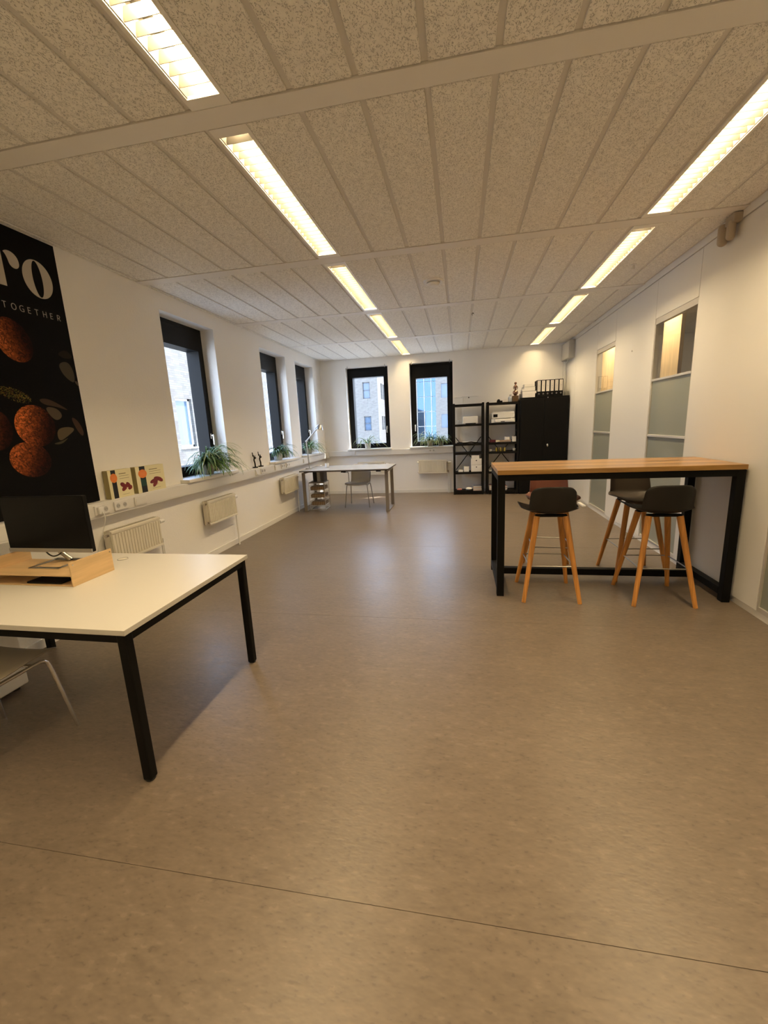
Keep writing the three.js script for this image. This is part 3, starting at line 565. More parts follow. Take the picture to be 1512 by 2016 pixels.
// ---------------------------------------------------------------- things on the trunking
const foodBox = (z0, z1, lean, k, label) => {
  const tex = canvasTex(360, 320, (c, w, h) => {
    c.fillStyle = '#e7dfb4'; c.fillRect(0, 0, w, h); c.fillStyle = '#12130f'; c.fillRect(w * 0.13, 0, w * 0.19, h); if (k) { c.fillStyle = '#15402c'; c.fillRect(w * 0.13, h * 0.5, w * 0.19, h * 0.25); }
    c.fillStyle = '#e8822f'; c.beginPath(); c.arc(w * 0.225, h * 0.28, w * 0.145, 0, 7); c.fill(); c.fillStyle = '#efa25e'; for (let q = 0; q < 4; q++) c.fillRect(w * 0.15, h * (0.22 + q * 0.035), w * 0.15, 2);
    c.fillStyle = '#8a7f5c'; for (let q = 0; q < 3; q++) c.fillRect(w * 0.46, h * (0.14 + 0.09 * q), w * (q ? 0.42 : 0.3), q ? 4 : 9); c.fillRect(w * 0.5, h * 0.9, w * 0.3, 3);
    const blobs = k ? [[0.60, 0.62, 60, 26, -0.3], [0.74, 0.56, 55, 24, 0.3], [0.62, 0.74, 46, 22, -0.9], [0.82, 0.62, 40, 22, 0.6]] : [[0.56, 0.56, 40, 26, 0.4], [0.60, 0.70, 42, 24, -0.5], [0.80, 0.60, 42, 26, 0.8], [0.70, 0.62, 34, 22, 0], [0.86, 0.70, 36, 24, -0.4]];
    for (const [x, y, a, b, r] of blobs) { c.fillStyle = '#6d1712'; c.beginPath(); c.ellipse(w * x, h * y, a, b, r, 0, 7); c.fill(); for (let q = 0; q < 60; q++) { c.fillStyle = `rgb(${120 + rnd() * 70 | 0},${20 + rnd() * 40 | 0},${18 + rnd() * 20 | 0})`; const an = rnd() * 7, rd = Math.sqrt(rnd()) * 0.85; c.fillRect(w * x + a * rd * Math.cos(an), h * y + b * rd * Math.sin(an), 4, 3); } }
  });
  const L = z0 - z1, t = thing('food_box', label, 'box', [xL + 0.012, 0.9853, (z0 + z1) / 2]), m = std([0.68, 0.62, 0.38], 0.6);
  t.rotation.z = lean;
  part('carton', bx(0, 0.052, 0, 0.25, -L / 2, L / 2), [std([1, 1, 1], 0.5, 0, { map: tex }), m, m, m, std([0.34, 0.29, 0.13], 0.7), m], t);
};
foodBox(-3.10, -3.365, 0.0, 0, 'cream food carton with orange disc and red snacks, next to the poster');
foodBox(-3.42, -3.80, 0.0, 1, 'larger cream food carton with orange disc and green stripe, next to the window');
for (const [z, k] of [[-5.79, 0], [-5.97, 1]]) {
  const t = thing('figurine', k ? 'slender dark figurine on the trunking, the one closer to the potted fern' : 'slender dark figurine on the trunking, the one closer to the large spider plant', 'figurine', [xL + 0.045, 0.9853, z], -0.3);
  part('base', rb(-0.026, 0.026, 0, 0.016, -0.032, 0.032, 0.004), M.blackWood, t);
  part('figure', [curveTube([[0, 0.01, 0], [0.002, 0.07, 0.003], [-0.002, 0.12, 0.01], [0, 0.15, 0]], 0.0105, 10), new THREE.SphereGeometry(0.017, 14, 10).scale(0.8, 1.3, 1).translate(0, 0.15, -0.002), curveTube([[0, 0.158, -0.004], [0, 0.168, 0.016], [0, 0.188, 0.028], [0, 0.232, 0.034]], 0.006, 8), new THREE.SphereGeometry(0.011, 12, 8).scale(0.8, 1, 1.4).translate(0, 0.182, 0.022), curveTube([[0, 0.156, -0.006], [0, 0.17, -0.012], [0, 0.184, -0.01]], 0.005, 8), curveTube([[0, 0.145, -0.01], [0, 0.14, -0.024], [0, 0.155, -0.03]], 0.005, 8)], M.blackWood, t);
}

// ---------------------------------------------------------------- plants on the sills
const leafVar = Array.from({ length: 9 }, (_, k) => {          // arching strap leaf, folded along its midrib, root at the origin, growing towards +x
  const n = 9, pos = [], idx = [], up = [0.55, 0.8, 1.05, 0.3, 0.7, 0.95, 0.15, 0.45, 1.2][k], droop = [1.3, 1.5, 1.35, 1.2, 1.9, 1.15, 1.3, 1.7, 1.2][k];
  let x = 0, y = 0;
  for (let i = 0; i <= n; i++) {
    const t = i / n, w = 0.0085 * Math.pow(Math.sin(Math.PI * Math.min(0.97, 0.12 + 0.88 * t)), 0.6), a = up - (up + droop) * Math.pow(t, 1.45);
    pos.push(x, y + 0.25 * w, -w, x, y, 0, x, y + 0.25 * w, w); x += Math.cos(a) / n; y += Math.sin(a) / n;
  }
  for (let i = 0; i < n; i++) for (const o of [0, 1]) { const a = i * 3 + o; idx.push(a, a + 1, a + 4, a, a + 4, a + 3); }
  const g = new THREE.BufferGeometry(); g.setAttribute('position', new THREE.Float32BufferAttribute(pos, 3)); g.setIndex(idx); g.computeVertexNormals(); g.setAttribute('uv', new THREE.Float32BufferAttribute(new Float32Array(pos.length / 3 * 2), 2)); return g;
});
const leafMats = [[0.12, 0.24, 0.05], [0.075, 0.165, 0.04], [0.20, 0.32, 0.10], [0.36, 0.44, 0.22], [0.045, 0.11, 0.028]].map((c) => std(c, 0.55, 0, { side: THREE.DoubleSide, transmission: 0.25, thickness: 0 }));
const paleMats = [[0.20, 0.30, 0.12], [0.34, 0.42, 0.24], [0.12, 0.22, 0.07]].map((c) => std(c, 0.55, 0, { side: THREE.DoubleSide, transmission: 0.3, thickness: 0 }));
function plant(name, label, pos, o) {
  const t = thing(name, label, 'plant', pos);
  const r = o.r, h = o.h;
  part('pot', lathe([[0, 0], [r * 0.74, 0], [r * 0.78, 0.006], [r * 0.96, h * 0.86], [r, h * 0.86], [r, h], [r * 0.9, h], [r * 0.88, h * 0.9], [0, h * 0.88]]), o.pot, t);
  part('soil', cyl(r * 0.87, r * 0.87, h * 0.86, h * 0.9), M.soil, t);
  for (let k = 0; k < o.n; k++) {
    const v = Math.floor(rnd() * leafVar.length), m = part('leaf', leafVar[v], o.mats[Math.floor(rnd() * o.mats.length)], t);
    let a = rr(0, Math.PI * 2); if (o.bias !== undefined) a = o.bias + (a - Math.PI) * (rnd() < 0.75 ? o.spread : 1);
    const dot = Math.cos(a) * o.out[0] - Math.sin(a) * o.out[1], ws = o.w || 1;
    const L = rr(o.L[0], o.L[1]) * (v === 6 ? 0.8 : 1) * (dot < -0.25 ? 0.36 : dot < 0.3 ? 0.72 : 1);
    m.position.set(r * 0.45 * Math.cos(a) * rnd(), h * 0.92, -r * 0.45 * Math.sin(a) * rnd()); m.scale.set(L, L * rr(0.8, 1.15), ws * rr(0.75, 1.1)); m.rotation.order = 'YXZ'; m.rotation.y = a; m.rotation.x = rr(-0.3, 0.3);
  }
}
plant('spider_plant', 'bushy green spider plant spilling over the near side window sill', [xL - 0.03, 1.022, -4.70], { r: 0.085, h: 0.13, pot: M.terra, n: 260, L: [0.30, 0.62], mats: leafMats, bias: 0, spread: 0.62, w: 1.1, out: [1, 0] });
plant('potted_fern', 'dark green bushy plant in a pale pot on the middle side window sill', [xL - 0.02, 1.022, -6.76], { r: 0.085, h: 0.13, pot: M.paper, n: 120, L: [0.24, 0.42], mats: leafMats.slice(0, 2).concat(leafMats[4]), bias: 0, spread: 0.7, w: 1.2, out: [1, 0] });
plant('spider_plant', 'spider plant with hanging leaves on the corner side window sill behind the desk lamp', [xL - 0.03, 1.022, -8.28], { r: 0.08, h: 0.12, pot: M.terra, n: 90, L: [0.28, 0.5], mats: [...leafMats.slice(0, 3), leafMats[3]], bias: 0, spread: 0.7, w: 1.0, out: [1, 0] });
plant('spider_plant', 'sparse pale plant in a small white pot on the sill above the desk', [-2.08, 1.035, zB - 0.02], { r: 0.075, h: 0.125, pot: M.white, n: 44, L: [0.3, 0.55], mats: paleMats, bias: -1.57, spread: 0.75, w: 1.3, out: [0, 1] });
plant('spider_plant', 'pale spider plant in a beige pot on the sill by the shelving, nearer the desk', [-0.66, 1.035, zB - 0.02], { r: 0.075, h: 0.13, pot: M.terra, n: 100, L: [0.28, 0.5], mats: paleMats, bias: -1.75, spread: 0.7, w: 1.1, out: [0, 1] });
plant('spider_plant', 'pale spider plant in a beige pot on the sill by the shelving, nearer the shelves', [-0.43, 1.035, zB - 0.025], { r: 0.07, h: 0.12, pot: M.terra, n: 80, L: [0.2, 0.36], mats: paleMats, bias: -2.0, spread: 0.5, w: 1.1, out: [0, 1] });

// ---------------------------------------------------------------- desk in the far corner
{
  const t = thing('desk', 'desk with glossy pale top on flat taupe steel loop legs in the far corner', 'desk', [-2.09, 0, -7.60]);
  part('desk_top', rb(-0.80, 0.84, 0.762, 0.785, -0.45, 0.48, 0.003), std([0.56, 0.56, 0.55], 0.14), t, 'glossy pale grey top');
  part('edge_band', [bx(-0.80, 0.84, 0.761, 0.781, 0.478, 0.483), bx(0.838, 0.843, 0.761, 0.781, -0.45, 0.48)], std([0.10, 0.085, 0.08], 0.5), t);
  for (const s of [-0.775, 0.785]) part('loop_leg', [rb(s - 0.03, s + 0.03, 0, 0.735, 0.345, 0.365, 0.003), rb(s - 0.03, s + 0.03, 0, 0.735, -0.235, -0.215, 0.003), rb(s - 0.03, s + 0.03, 0, 0.02, -0.23, 0.36, 0.003), rb(s - 0.03, s + 0.03, 0.715, 0.735, -0.23, 0.36, 0.003)], M.taupe, t);
  part('under_frame', [bx(-0.74, 0.75, 0.725, 0.76, 0.05, 0.11), bx(-0.78, 0.79, 0.737, 0.762, 0.28, 0.32), bx(-0.78, 0.79, 0.737, 0.762, -0.2, -0.16), bx(-0.02, 0.06, 0.735, 0.762, 0.40, 0.46), bx(0.62, 0.70, 0.735, 0.762, 0.40, 0.46)], M.black, t);
}
{
  const t = thing('desk_lamp', 'silver adjustable arm lamp standing on the far corner desk', 'lamp', [-2.83, 0.785, -7.50]);
  part('base', [cyl(0.075, 0.075, 0, 0.014), cyl(0.012, 0.012, 0.014, 0.05)], M.steel, t);
  part('lower_arm', [rod([0, 0.03, 0.010], [-0.02, 0.52, 0.010], 0.007), rod([0, 0.03, -0.010], [-0.02, 0.52, -0.010], 0.007)], M.steel, t);
  part('elbow', rod([-0.02, 0.52, -0.022], [-0.02, 0.52, 0.022], 0.016), M.steel, t);
  part('upper_arm', [rod([-0.02, 0.52, 0.008], [0.20, 0.73, 0.010], 0.0115), rod([-0.02, 0.52, -0.008], [0.20, 0.73, -0.010], 0.0115)], M.steel, t);
  const hd = lathe([[0.0, 0.092], [0.022, 0.09], [0.038, 0.078], [0.062, 0.036], [0.078, 0], [0.075, 0], [0.058, 0.034], [0.034, 0.07], [0.0, 0.078]]).rotateZ(-0.25).translate(0.25, 0.725, 0);
  part('shade', hd, M.steel, t); part('joint', rod([0.20, 0.73, -0.014], [0.20, 0.73, 0.014], 0.013), M.steel, t);
}
solid('mug', lathe([[0, 0], [0.03, 0], [0.038, 0.008], [0.04, 0.085], [0.036, 0.085], [0.034, 0.01], [0, 0.008]]).translate(-2.52, 0.786, -7.62), M.white, 'white mug standing on the far corner desk', 'mug');
shellChair(-1.965, -7.835, 0, 'grey shell armchair on thin steel legs tucked under the far corner desk', true, std([0.76, 0.735, 0.70], 0.45), M.rodSteel);
{ // wire basket tower
  const t = thing('wire_drawer_unit', 'wire drawer tower filled with brown papers under the far corner desk', 'drawer unit', [-2.69, 0, -7.56], 0.06);
  const w = 0.15, d = 0.17, Hh = 0.52;
  for (const sx of [-1, 1]) for (const sz of [-1, 1]) part('upright', rod([sx * w, 0, sz * d], [sx * w, Hh, sz * d], 0.0055, 0.0055, 8), M.alu, t);
  const rail = []; for (const y of [0.015, Hh]) for (const s of [-1, 1]) rail.push(rod([-w, y, s * d], [w, y, s * d], 0.005, 0.005, 8), rod([s * w, y, -d], [s * w, y, d], 0.005, 0.005, 8)); part('rails', rail, M.alu, t);
  for (let k = 0; k < 3; k++) {
    const y = 0.09 + k * 0.145, q = new THREE.Group(); q.name = 'basket'; t.add(q); const ws = [];
    for (const yy of [y, y + 0.09]) for (const s of [-1, 1]) ws.push(rod([-w + 0.01, yy, s * (d - 0.01)], [w - 0.01, yy, s * (d - 0.01)], 0.003, 0.003, 6), rod([s * (w - 0.01), yy, -d + 0.01], [s * (w - 0.01), yy, d - 0.01], 0.003, 0.003, 6));
    for (let i = 0; i <= 8; i++) { const x = -w + 0.01 + i * (2 * w - 0.02) / 8; for (const s of [-1, 1]) ws.push(rod([x, y, s * (d - 0.01)], [x, y + 0.09, s * (d - 0.01)], 0.0018, 0.0018, 5)); ws.push(rod([x, y, -d + 0.01], [x, y, d - 0.01], 0.0018, 0.0018, 5)); }
    for (let i = 0; i <= 8; i++) { const z = -d + 0.01 + i * (2 * d - 0.02) / 8; for (const s of [-1, 1]) ws.push(rod([s * (w - 0.01), y, z], [s * (w - 0.01), y + 0.09, z], 0.0018, 0.0018, 5)); }
    part('wires', ws, M.alu, q);
    part('contents', rb(-w + 0.02, w - 0.02, y + 0.004, y + 0.07, -d + 0.02, d - 0.02, 0.01), std([0.30, 0.20, 0.11], 0.8), q);
  }
  part('top_tray', rb(-w, w, Hh + 0.004, Hh + 0.016, -d, d, 0.003), M.taupe, t);
}
[[-2.735, [0.02, 0.02, 0.022], 'black ring binder on top of the wire drawer tower'], [-2.66, [0.62, 0.61, 0.58], 'white ring binder on top of the wire drawer tower'], [-2.585, [0.12, 0.12, 0.13], 'dark grey ring binder on top of the wire drawer tower']].forEach(([x, c, l]) => solid('ring_binder', rb(x - 0.03, x + 0.03, 0.5375, 0.715, -7.68, -7.48, 0.003), std(c, 0.5), l, 'binder'));

// ---------------------------------------------------------------- black shelving, cabinet and what stands on them
const shY = [1.882, 1.478, 1.082, 0.895, 0.483, 0.08];
function shelving(x0, x1, label) {
  const t = thing('shelving_unit', label, 'shelf', [(x0 + x1) / 2, 0, -9.09]), w = (x1 - x0) / 2, p = 0.042, d = 0.16;
  for (const sx of [-1, 1]) {
    for (const sz of [-1, 1]) part('post', rb(sx * (w - p / 2) - p / 2, sx * (w - p / 2) + p / 2, 0, 1.9, sz * (d - 0.016) - 0.016, sz * (d - 0.016) + 0.016, 0.002), M.blackWood, t);
    for (const y of [0.03, 0.65, 1.28, 1.84]) part('side_rung', bx(sx * (w - p / 2) - 0.012, sx * (w - p / 2) + 0.012, y, y + 0.04, -d + 0.03, d - 0.03), M.blackWood, t);
  }
  shY.forEach((y, i) => part('shelf_board', rb(-w + p, w - p, i === 5 ? 0.018 : y - 0.045, y, -d + 0.002, d - 0.002, 0.002), M.blackWood, t));
  for (const s of [-1, 1]) part('cross_brace', rod([-s * (w - 0.05), 0.50, -d - 0.004], [s * (w - 0.05), 1.20, -d - 0.004], 0.009, 0.009, 6), M.black, t);
}
shelving(-0.152, 0.482, 'open black shelving unit next to the back window'); shelving(0.535, 1.178, 'open black shelving unit next to the black steel cabinet');
{
  const t = thing('steel_cabinet', 'tall black two door steel cabinet in the far corner', 'cabinet', [1.65, 0, -9.10]);
  part('body', rb(-0.462, 0.462, 0, 1.945, -0.2, 0.172, 0.004), M.black, t); part('plinth', rb(-0.46, 0.46, 0, 0.06, 0.17, 0.185, 0.003), M.black, t);
  for (const s of [-1, 1]) part('door', rb(s > 0 ? 0.002 : -0.460, s > 0 ? 0.460 : -0.002, 0.065, 1.905, 0.172, 0.190, 0.004), M.black, t);
  part('handle', [lathe([[0, 0.012], [0.012, 0.011], [0.018, 0.005], [0.019, 0]]).rotateX(Math.PI / 2).scale(1, 1.7, 1).translate(0.075, 0.99, 0.19)], M.chrome, t, 'oval chrome handle');
  part('lock', rod([0.06, 1.925, 0.17], [0.06, 1.925, 0.177], 0.009), M.chrome, t);
}
const scrib = canvasTex(128, 512, (c, w, h) => { c.fillStyle = '#e6e1d8'; c.fillRect(0, 0, w, h); c.fillStyle = '#8d8690'; for (let k = 0; k < 60; k++) c.fillRect(rr(36, 78), rr(30, 480), rr(4, 26), rr(2, 7)); });
for (let k = 0; k < 6; k++) {
  const x = 1.535 + k * 0.082, t = thing('lever_arch_file', `black lever arch file with white spine label, ${ORD[k]} from the paper pile on the cabinet`, 'binder', [x, 1.9455, -9.06], 0, 'six lever arch files in a row on the steel cabinet');
  part('cover', rb(-0.039, 0.039, 0, 0.318, -0.14, 0.14, 0.003), M.black, t);
  part('spine_label', bx(-0.029, 0.029, 0.10, 0.305, 0.14, 0.1415), std([0.9, 0.9, 0.9], 0.7, 0, { map: scrib }), t); part('ring_hole', new THREE.TorusGeometry(0.011, 0.0025, 6, 18).translate(0, 0.055, 0.141), M.steel, t);
}
{ let y = 1.9455; const sizes = [[0.24, 0.075, 0, 0.30, 'white flat box at the bottom of the pile on the steel cabinet'], [0.27, 0.05, 0.02, 0.28, 'white carton second from the bottom of the pile on the steel cabinet'], [0.25, 0.038, -0.02, 0.28, 'grey edged paper pack in the middle of the pile on the steel cabinet'], [0.21, 0.045, 0.015, 0.27, 'white paper pack second from the top of the pile on the steel cabinet'], [0.185, 0.05, 0.02, 0.25, 'white box on top of the pile on the steel cabinet']];
  sizes.forEach(([w, h, dx, d, l], i) => { const t = thing('paper_pack', l, 'box', [1.352 + dx * 0.3, y, -9.08], rr(-0.06, 0.06)); part('pack', rb(-w / 2, w / 2, 0, h - 0.008, -d / 2, d / 2, 0.004), M.paper, t); part('lid', rb(-w / 2 - 0.003, w / 2 + 0.003, h - 0.009, h, -d / 2 - 0.003, d / 2 + 0.003, 0.003), i % 2 ? M.greyPaper : M.white, t); y += h + 0.0005; }); }
solid('wire_tray', [rb(1.19, 1.212, 1.946, 1.952, -9.15, -8.98, 0.002), rb(1.19, 1.193, 1.95, 2.03, -9.15, -8.98, 0.001), rb(1.209, 1.212, 1.95, 2.03, -9.15, -8.98, 0.001), bx(1.19, 1.212, 1.985, 1.99, -9.15, -8.98)], M.greyPaper, 'small grey letter tray at the cabinet edge beside the paper pile', 'tray');
{
  const t = thing('trophy', 'bronze trophy of a figure on a globe on a brown block', 'trophy', [1.10, 1.8825, -9.03]);
  part('block', rb(-0.058, 0.058, 0, 0.115, -0.055, 0.055, 0.004), std([0.10, 0.055, 0.02], 0.5), t); const br = std([0.30, 0.18, 0.13], 0.25, 1);
  part('globe', new THREE.SphereGeometry(0.052, 28, 20).translate(0, 0.175, 0), br, t); part('collar', lathe([[0, 0.115], [0.034, 0.115], [0.022, 0.13], [0, 0.13]]), br, t);
  part('figure', [lathe([[0, 0.22], [0.02, 0.222], [0.016, 0.25], [0.03, 0.275], [0.034, 0.30], [0.018, 0.325], [0.01, 0.335], [0, 0.336]]), new THREE.SphereGeometry(0.026, 18, 14).translate(0, 0.358, 0), bent([[-0.028, 0.305, 0], [-0.042, 0.27, 0.01], [-0.026, 0.235, 0.012]], 0.01, 0.007), bent([[0.028, 0.305, 0], [0.042, 0.27, 0.01], [0.026, 0.235, 0.012]], 0.01, 0.007)], br, t);
}
{ const t = thing('spray_bottle', 'clear bluish spray bottle beside the trophy', 'bottle', [0.995, 1.8825, -9.02]); part('body', lathe([[0, 0], [0.036, 0], [0.04, 0.006], [0.04, 0.08], [0.02, 0.105], [0.014, 0.11], [0, 0.11]]), std([0.42, 0.48, 0.56], 0.2), t); part('trigger_head', [rb(-0.014, 0.03, 0.108, 0.145, -0.013, 0.013, 0.005), rb(0.012, 0.02, 0.08, 0.11, -0.006, 0.006, 0.002)], M.greyPaper, t); }
solid('carton', rb(0.86, 0.94, 1.8825, 1.945, -9.06, -8.97, 0.003), M.white, 'small white carton on top of the shelving beside the spray bottle', 'box');
solid('tape_dispenser', [rb(0.735, 0.845, 1.8825, 1.915, -9.03, -8.97, 0.008), cyl(0.03, 0.03, -0.012, 0.012).rotateX(Math.PI / 2).translate(0.77, 1.915, -9.0)], M.black, 'black tape dispenser on top of the shelving', 'tape dispenser');
solid('leaflet', rb(0.60, 0.73, 1.8825, 1.897, -9.08, -8.96, 0.002), M.paper, 'thin white leaflets lying on top of the shelving', 'paper');
{ // printers
  const t = thing('inkjet_printer', 'white inkjet printer with a small dark display on the shelving', 'printer', [0.86, 1.4785, -9.08]), y = 0;
  part('body', [rb(-0.225, 0.225, 0.085, 0.20, -0.14, 0.12, 0.012), rb(-0.235, 0.235, 0.0, 0.075, -0.14, 0.12, 0.006)], M.white, t); part('slot', bx(-0.15, 0.15, 0.074, 0.088, -0.1, 0.115), M.hole, t); part('scanner_lid', rb(-0.20, 0.21, 0.20, 0.218, -0.13, 0.10, 0.006), M.white, t);
  part('display', rb(-0.195, -0.11, 0.11, 0.17, 0.118, 0.124, 0.003), M.black, t); part('paper_tray', rb(-0.16, 0.21, 0.01, 0.06, 0.115, 0.145, 0.004), M.white, t); part('tray_grip', rb(-0.05, 0.03, 0.012, 0.028, 0.143, 0.147, 0.002), M.hole, t);
  const q = thing('label_printer', 'small white printer with dark slots on the shelving next to the window', 'printer', [0.205, 1.4785, -9.06]);
  part('body', rb(-0.155, 0.155, 0.008, 0.155, -0.1, 0.1, 0.014), M.white, q); part('top_slot', bx(-0.11, 0.11, 0.146, 0.1565, 0.04, 0.085), M.hole, q); part('foot_slot', rb(-0.10, 0.11, 0.0, 0.02, 0.06, 0.103, 0.002), M.hole, q);
}
{ const gl = new THREE.MeshPhysicalMaterial({ color: 0xffffff, roughness: 0.05, transmission: 1, thickness: 0, ior: 1.45 }); for (const [x, z] of [[-0.065, -9.03], [0.0, -9.07]]) { const t = thing('drinking_glass', x < -0.03 ? 'clear drinking glass beside the shelving post on the small printer shelf' : 'clear drinking glass next to the small printer on the shelf', 'glass', [x, 1.4785, z], 0, 'glasses beside the small printer'); part('bowl', lathe([[0, 0], [0.028, 0], [0.034, 0.09], [0.032, 0.09], [0.027, 0.006], [0, 0.006]]), gl, t); } }
{ const t = thing('laptop', 'closed pale laptop on the middle shelf of the shelving next to the window', 'laptop', [0.19, 1.0825, -9.08], 0.04); part('base', rb(-0.16, 0.16, 0, 0.02, -0.11, 0.11, 0.005), M.alu, t); part('lid', rb(-0.16, 0.16, 0.021, 0.032, -0.11, 0.11, 0.005), M.white, t); }
solid('cable_bundle', curveTube([[-0.07, 1.095, -8.96], [0.0, 1.105, -8.95], [0.07, 1.092, -8.955], [0.15, 1.098, -8.95], [0.22, 1.107, -8.955], [0.30, 1.094, -8.95], [0.36, 1.1, -8.96]], 0.012, 8), M.black, 'black cable bundle in front of the closed laptop', 'cable');
const drawerBox = (y, h, x0, x1, l, knob = true) => { const t = thing('storage_box', l, 'box', [(x0 + x1) / 2, y, -9.07]), w = (x1 - x0) / 2; part('shell', rb(-w, w, 0, h, -0.14, 0.125, 0.003), M.white, t); part('drawer', rb(-w + 0.006, w - 0.006, 0.006, h - 0.006, 0.12, 0.131, 0.002), M.white, t); if (knob) part('grip_hole', cyl(0.013, 0.013, -0.001, 0.0015).rotateX(Math.PI / 2).translate(0, h * 0.7, 0.131), M.hole, t); };
drawerBox(0.4835, 0.142, 0.215, 0.438, 'white drawer box with round grip hole, lower one of two on the shelving'); drawerBox(0.626, 0.135, 0.213, 0.436, 'white drawer box with round grip hole, upper one of two on the shelving'); drawerBox(0.7615, 0.07, 0.225, 0.385, 'low white carton on top of the two drawer boxes', false);
solid('carton', [rb(0.065, 0.175, 0.4835, 0.595, -9.1, -8.98, 0.003)], M.paper, 'small white cube carton beside the drawer boxes', 'box');
solid('carton', [rb(-0.05, 0.05, 0.4835, 0.52, -9.06, -8.96, 0.003)], M.paper, 'low pale carton by the post beside the small cube carton', 'box');
{ let k = 0; const stack = (x, y0, n, w, d, l, grp) => { let y = y0; for (let i = 0; i < n; i++) { const h = rr(0.008, 0.016), t = solid('magazine', rb(-w / 2, w / 2, 0, h, -d / 2, d / 2, 0.002), std([[0.7, 0.66, 0.62], [0.30, 0.16, 0.14], [0.75, 0.74, 0.7], [0.22, 0.22, 0.24]][(k + i) % 4], 0.6), `${ORD[i]} magazine from the bottom of ${l}`, 'magazine', grp); t.position.set(x + rr(-0.008, 0.008), y, -9.06); t.rotation.y = rr(-0.06, 0.06); y += h + 0.0006; } k++; };
  stack(0.345, 0.0805, 8, 0.17, 0.24, 'the pile low on the window side shelving', 'magazines at the foot of the window shelving'); stack(0.64, 0.0805, 9, 0.10, 0.22, 'the pile behind the bar table leg', 'magazines behind the table leg'); stack(0.895, 0.0805, 8, 0.12, 0.22, 'the pile right of the bar table leg', 'magazines beside the table leg'); }
solid('crumpled_bag', new THREE.IcosahedronGeometry(0.06, 2).scale(1.2, 0.55, 1).translate(0.17, 0.1145, -9.02), M.paper, 'crumpled white bag at the foot of the shelving', 'bag');
solid('pink_pouch', new THREE.IcosahedronGeometry(0.045, 2).scale(1.3, 0.5, 1).translate(-0.03, 0.104, -9.0), std([0.55, 0.22, 0.20], 0.7), 'small pink pouch at the foot of the shelving', 'pouch');
// cabinet side shelving, middle shelves
solid('book_box', rb(0.60, 0.72, 1.0825, 1.135, -9.08, -8.97, 0.003), std([0.13, 0.02, 0.03], 0.5), 'dark red box on the shelf below the inkjet printer', 'box');
solid('notebook', rb(-0.04, 0.04, 0, 0.03, -0.06, 0.06, 0.003).rotateZ(0.15).translate(0.76, 1.0885, -8.99), std([0.72, 0.66, 0.50], 0.7), 'cream notebook leaning beside the dark red box', 'notebook');
solid('wooden_tray', rb(0.80, 1.02, 1.0825, 1.118, -9.1, -8.97, 0.003), std([0.46, 0.34, 0.26], 0.6), 'shallow wooden tray on the shelf below the inkjet printer', 'tray');
solid('tissue_pack', rb(0.90, 1.0, 1.119, 1.185, -9.08, -8.99, 0.012), M.paper, 'white tissue pack standing on the wooden tray', 'tissue');
solid('container', rb(1.045, 1.125, 1.0825, 1.19, -9.07, -8.97, 0.006), M.white, 'upright white container by the cabinet side post', 'container');
{ const col = [[0.50, 0.38, 0.05], [0.10, 0.07, 0.03], [0.45, 0.34, 0.06], [0.12, 0.09, 0.03], [0.55, 0.45, 0.10]]; for (let k = 0; k < 5; k++) solid('spice_jar', lathe([[0, 0], [0.018, 0], [0.019, 0.06], [0.016, 0.066], [0.016, 0.078], [0, 0.079]]).translate(0.735 + k * 0.042, 0.8955, -8.99), std(col[k], 0.35), `${k % 2 ? 'dark' : 'yellow'} jar, ${ORD[k]} from the saucer in the row on the low shelf`, 'jar', 'small jars on the low shelf'); }
for (const [x, l] of [[0.61, 'white cup beside the row of small jars'], [1.09, 'white cup beside the cabinet side post on the low shelf']]) solid('cup', lathe([[0, 0], [0.025, 0], [0.036, 0.05], [0.033, 0.05], [0.023, 0.005], [0, 0.005]]).translate(x, 0.8955, -8.99), M.white, l, 'cup');
solid('saucer', lathe([[0, 0], [0.04, 0], [0.055, 0.012], [0.053, 0.014], [0.038, 0.004], [0, 0.004]]).translate(0.675, 0.8955, -9.03), M.white, 'white saucer between the cup and the small jars', 'saucer');
solid('paper_sheet', rb(0.59, 0.80, 0.4835, 0.50, -9.1, -8.95, 0.002), M.paper, 'flat stack of white paper on the low shelf behind the table corner', 'paper');

// ---------------------------------------------------------------- ceiling and wall fittings
{ const t = thing('smoke_detector', 'round white smoke detector on the ceiling between the lamp rows', 'detector', [-0.27, H - 0.001, -4.8]); part('base', cyl(0.10, 0.105, -0.016, 0, 0, 0, 36), M.white, t); part('dome', lathe([[0, -0.05], [0.045, -0.048], [0.062, -0.036], [0.07, -0.016], [0, -0.014]]), M.white, t); }
{ const t = thing('sprinkler_head', 'tiny white sensor head on the ceiling beside the partition lamp row', 'sensor', [1.725, H - 0.001, -4.956]); part('collar', cyl(0.022, 0.026, -0.008, 0), M.white, t); part('stem', cyl(0.012, 0.010, -0.045, -0.008), M.white, t); }
{ const t = thing('twin_sensor', 'beige twin cylinder detector hanging high on the partition wall', 'detector', [xR - 0.004, 2.96, -4.06]);
  const be = std([0.42, 0.36, 0.28], 0.5); part('bracket', [rb(-0.06, 0.0, -0.045, 0.018, -0.02, 0.10, 0.006), rod([-0.035, -0.03, 0.04], [-0.035, 0.0, 0.04], 0.015)], be, t);
  for (const [z, r] of [[-0.06, 0.036], [0.045, 0.03]]) part('cylinder', new THREE.CapsuleGeometry(r, 0.09, 6, 18).translate(-0.045, -0.085, z), be, t); }
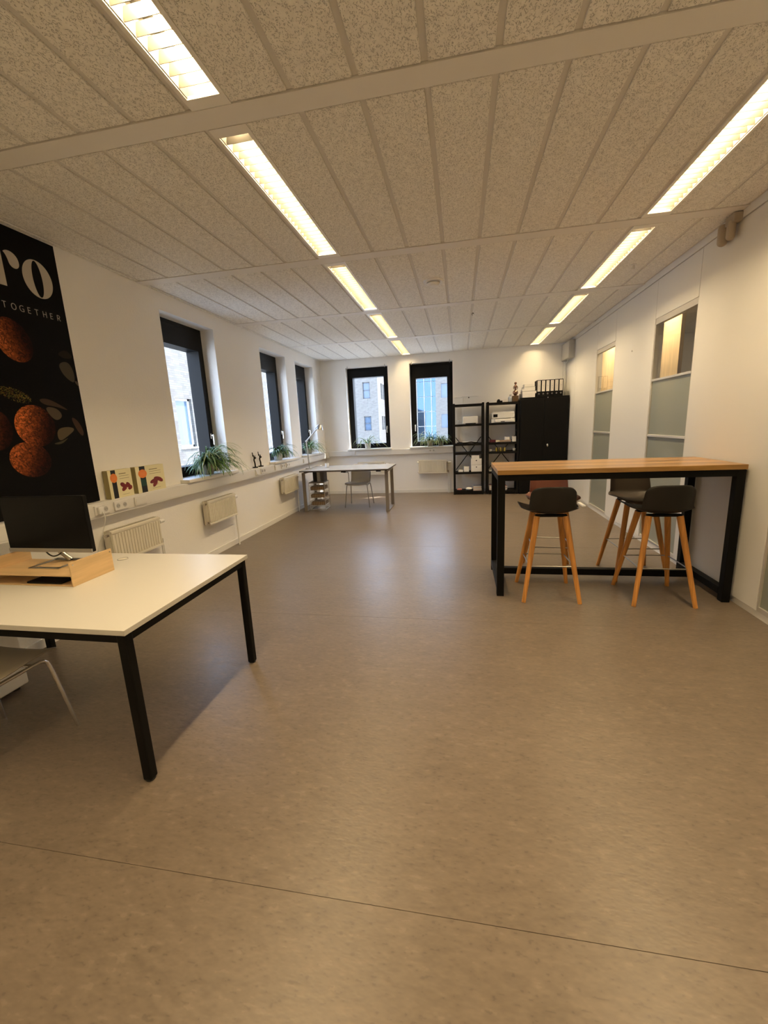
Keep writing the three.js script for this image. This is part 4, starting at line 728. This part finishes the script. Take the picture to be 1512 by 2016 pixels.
{ const t = thing('junction_box', 'grey junction box in the upper far corner above the cabinet', 'box', [xR - 0.10, 2.62, -8.99]); const g = std([0.47, 0.46, 0.43], 0.5);
  part('body', rb(-0.0, 0.097, 0, 0.32, -0.30, 0.28, 0.006), g, t); part('cover', rb(-0.012, 0.001, 0.006, 0.314, -0.294, 0.274, 0.003), g, t); part('cable_loop', bent([[0.04, 0, -0.05], [0.04, -0.07, -0.05], [0.04, -0.07, -0.12], [0.06, -0.02, -0.14]], 0.03, 0.006), M.greyPaper, t); part('conduit', [rod([0.06, -0.66, -0.27], [0.06, 0, -0.27], 0.012), rod([0.02, -0.66, -0.28], [0.02, 0, -0.28], 0.005)], M.pvc, t); }
solid('power_strip', rb(2.04, 2.095, 0.0, 0.035, -7.75, -7.42, 0.008), M.white, 'white power strip on the floor along the partition wall', 'power strip');
solid('wall_cable', [rod([-0.14, 2.04, zB + 0.004], [0.02, 2.04, zB + 0.004], 0.005), rod([0.02, 2.04, zB + 0.004], [0.05, 2.06, zB + 0.004], 0.005), rod([0.05, 2.06, zB + 0.004], [0.42, 2.06, zB + 0.004], 0.005), rod([0.06, 1.9, zB + 0.004], [0.06, 2.04, zB + 0.004], 0.004)], M.wall, 'thin painted cable on the back wall above the window side shelving', 'cable');
winB.forEach(([a, b], wi) => [a + 0.05, b - 0.06].forEach((x, xi) => solid('blind_hook', [rb(x - 0.008, x + 0.008, 2.775, 2.84, zB, zB + 0.006, 0.002), rod([x, 2.79, zB + 0.004], [x, 2.79, zB + 0.03], 0.004)], M.steel, `small metal blind hook above the back window ${wi ? 'by the shelving' : 'over the desk'}, on its ${xi ? 'shelving' : 'corner'} side`, 'hook', 'blind hooks above the back windows')));
solid('wall_plug', rod([0.18, 2.03, zB], [0.18, 2.03, zB + 0.008], 0.013), M.hole, 'black screw plug in the back wall above the shelving', 'plug');
solid('screw_cap', rod([xR, 2.29, -5.96], [xR - 0.004, 2.29, -5.96], 0.012), M.greyPaper, 'small grey screw cap on the white panel between the glazed strips', 'cap');

{ const t = thing('ceiling_hook', 'tiny dark hook screwed into the ceiling between the lamp rows', 'hook', [0.182, H, -6.287]); part('plate', cyl(0.012, 0.012, -0.004, 0), M.hole, t); part('hook', new THREE.TorusGeometry(0.012, 0.003, 6, 18, 4.6).translate(0, -0.016, 0), M.hole, t); }

renderer.render(scene, camera);
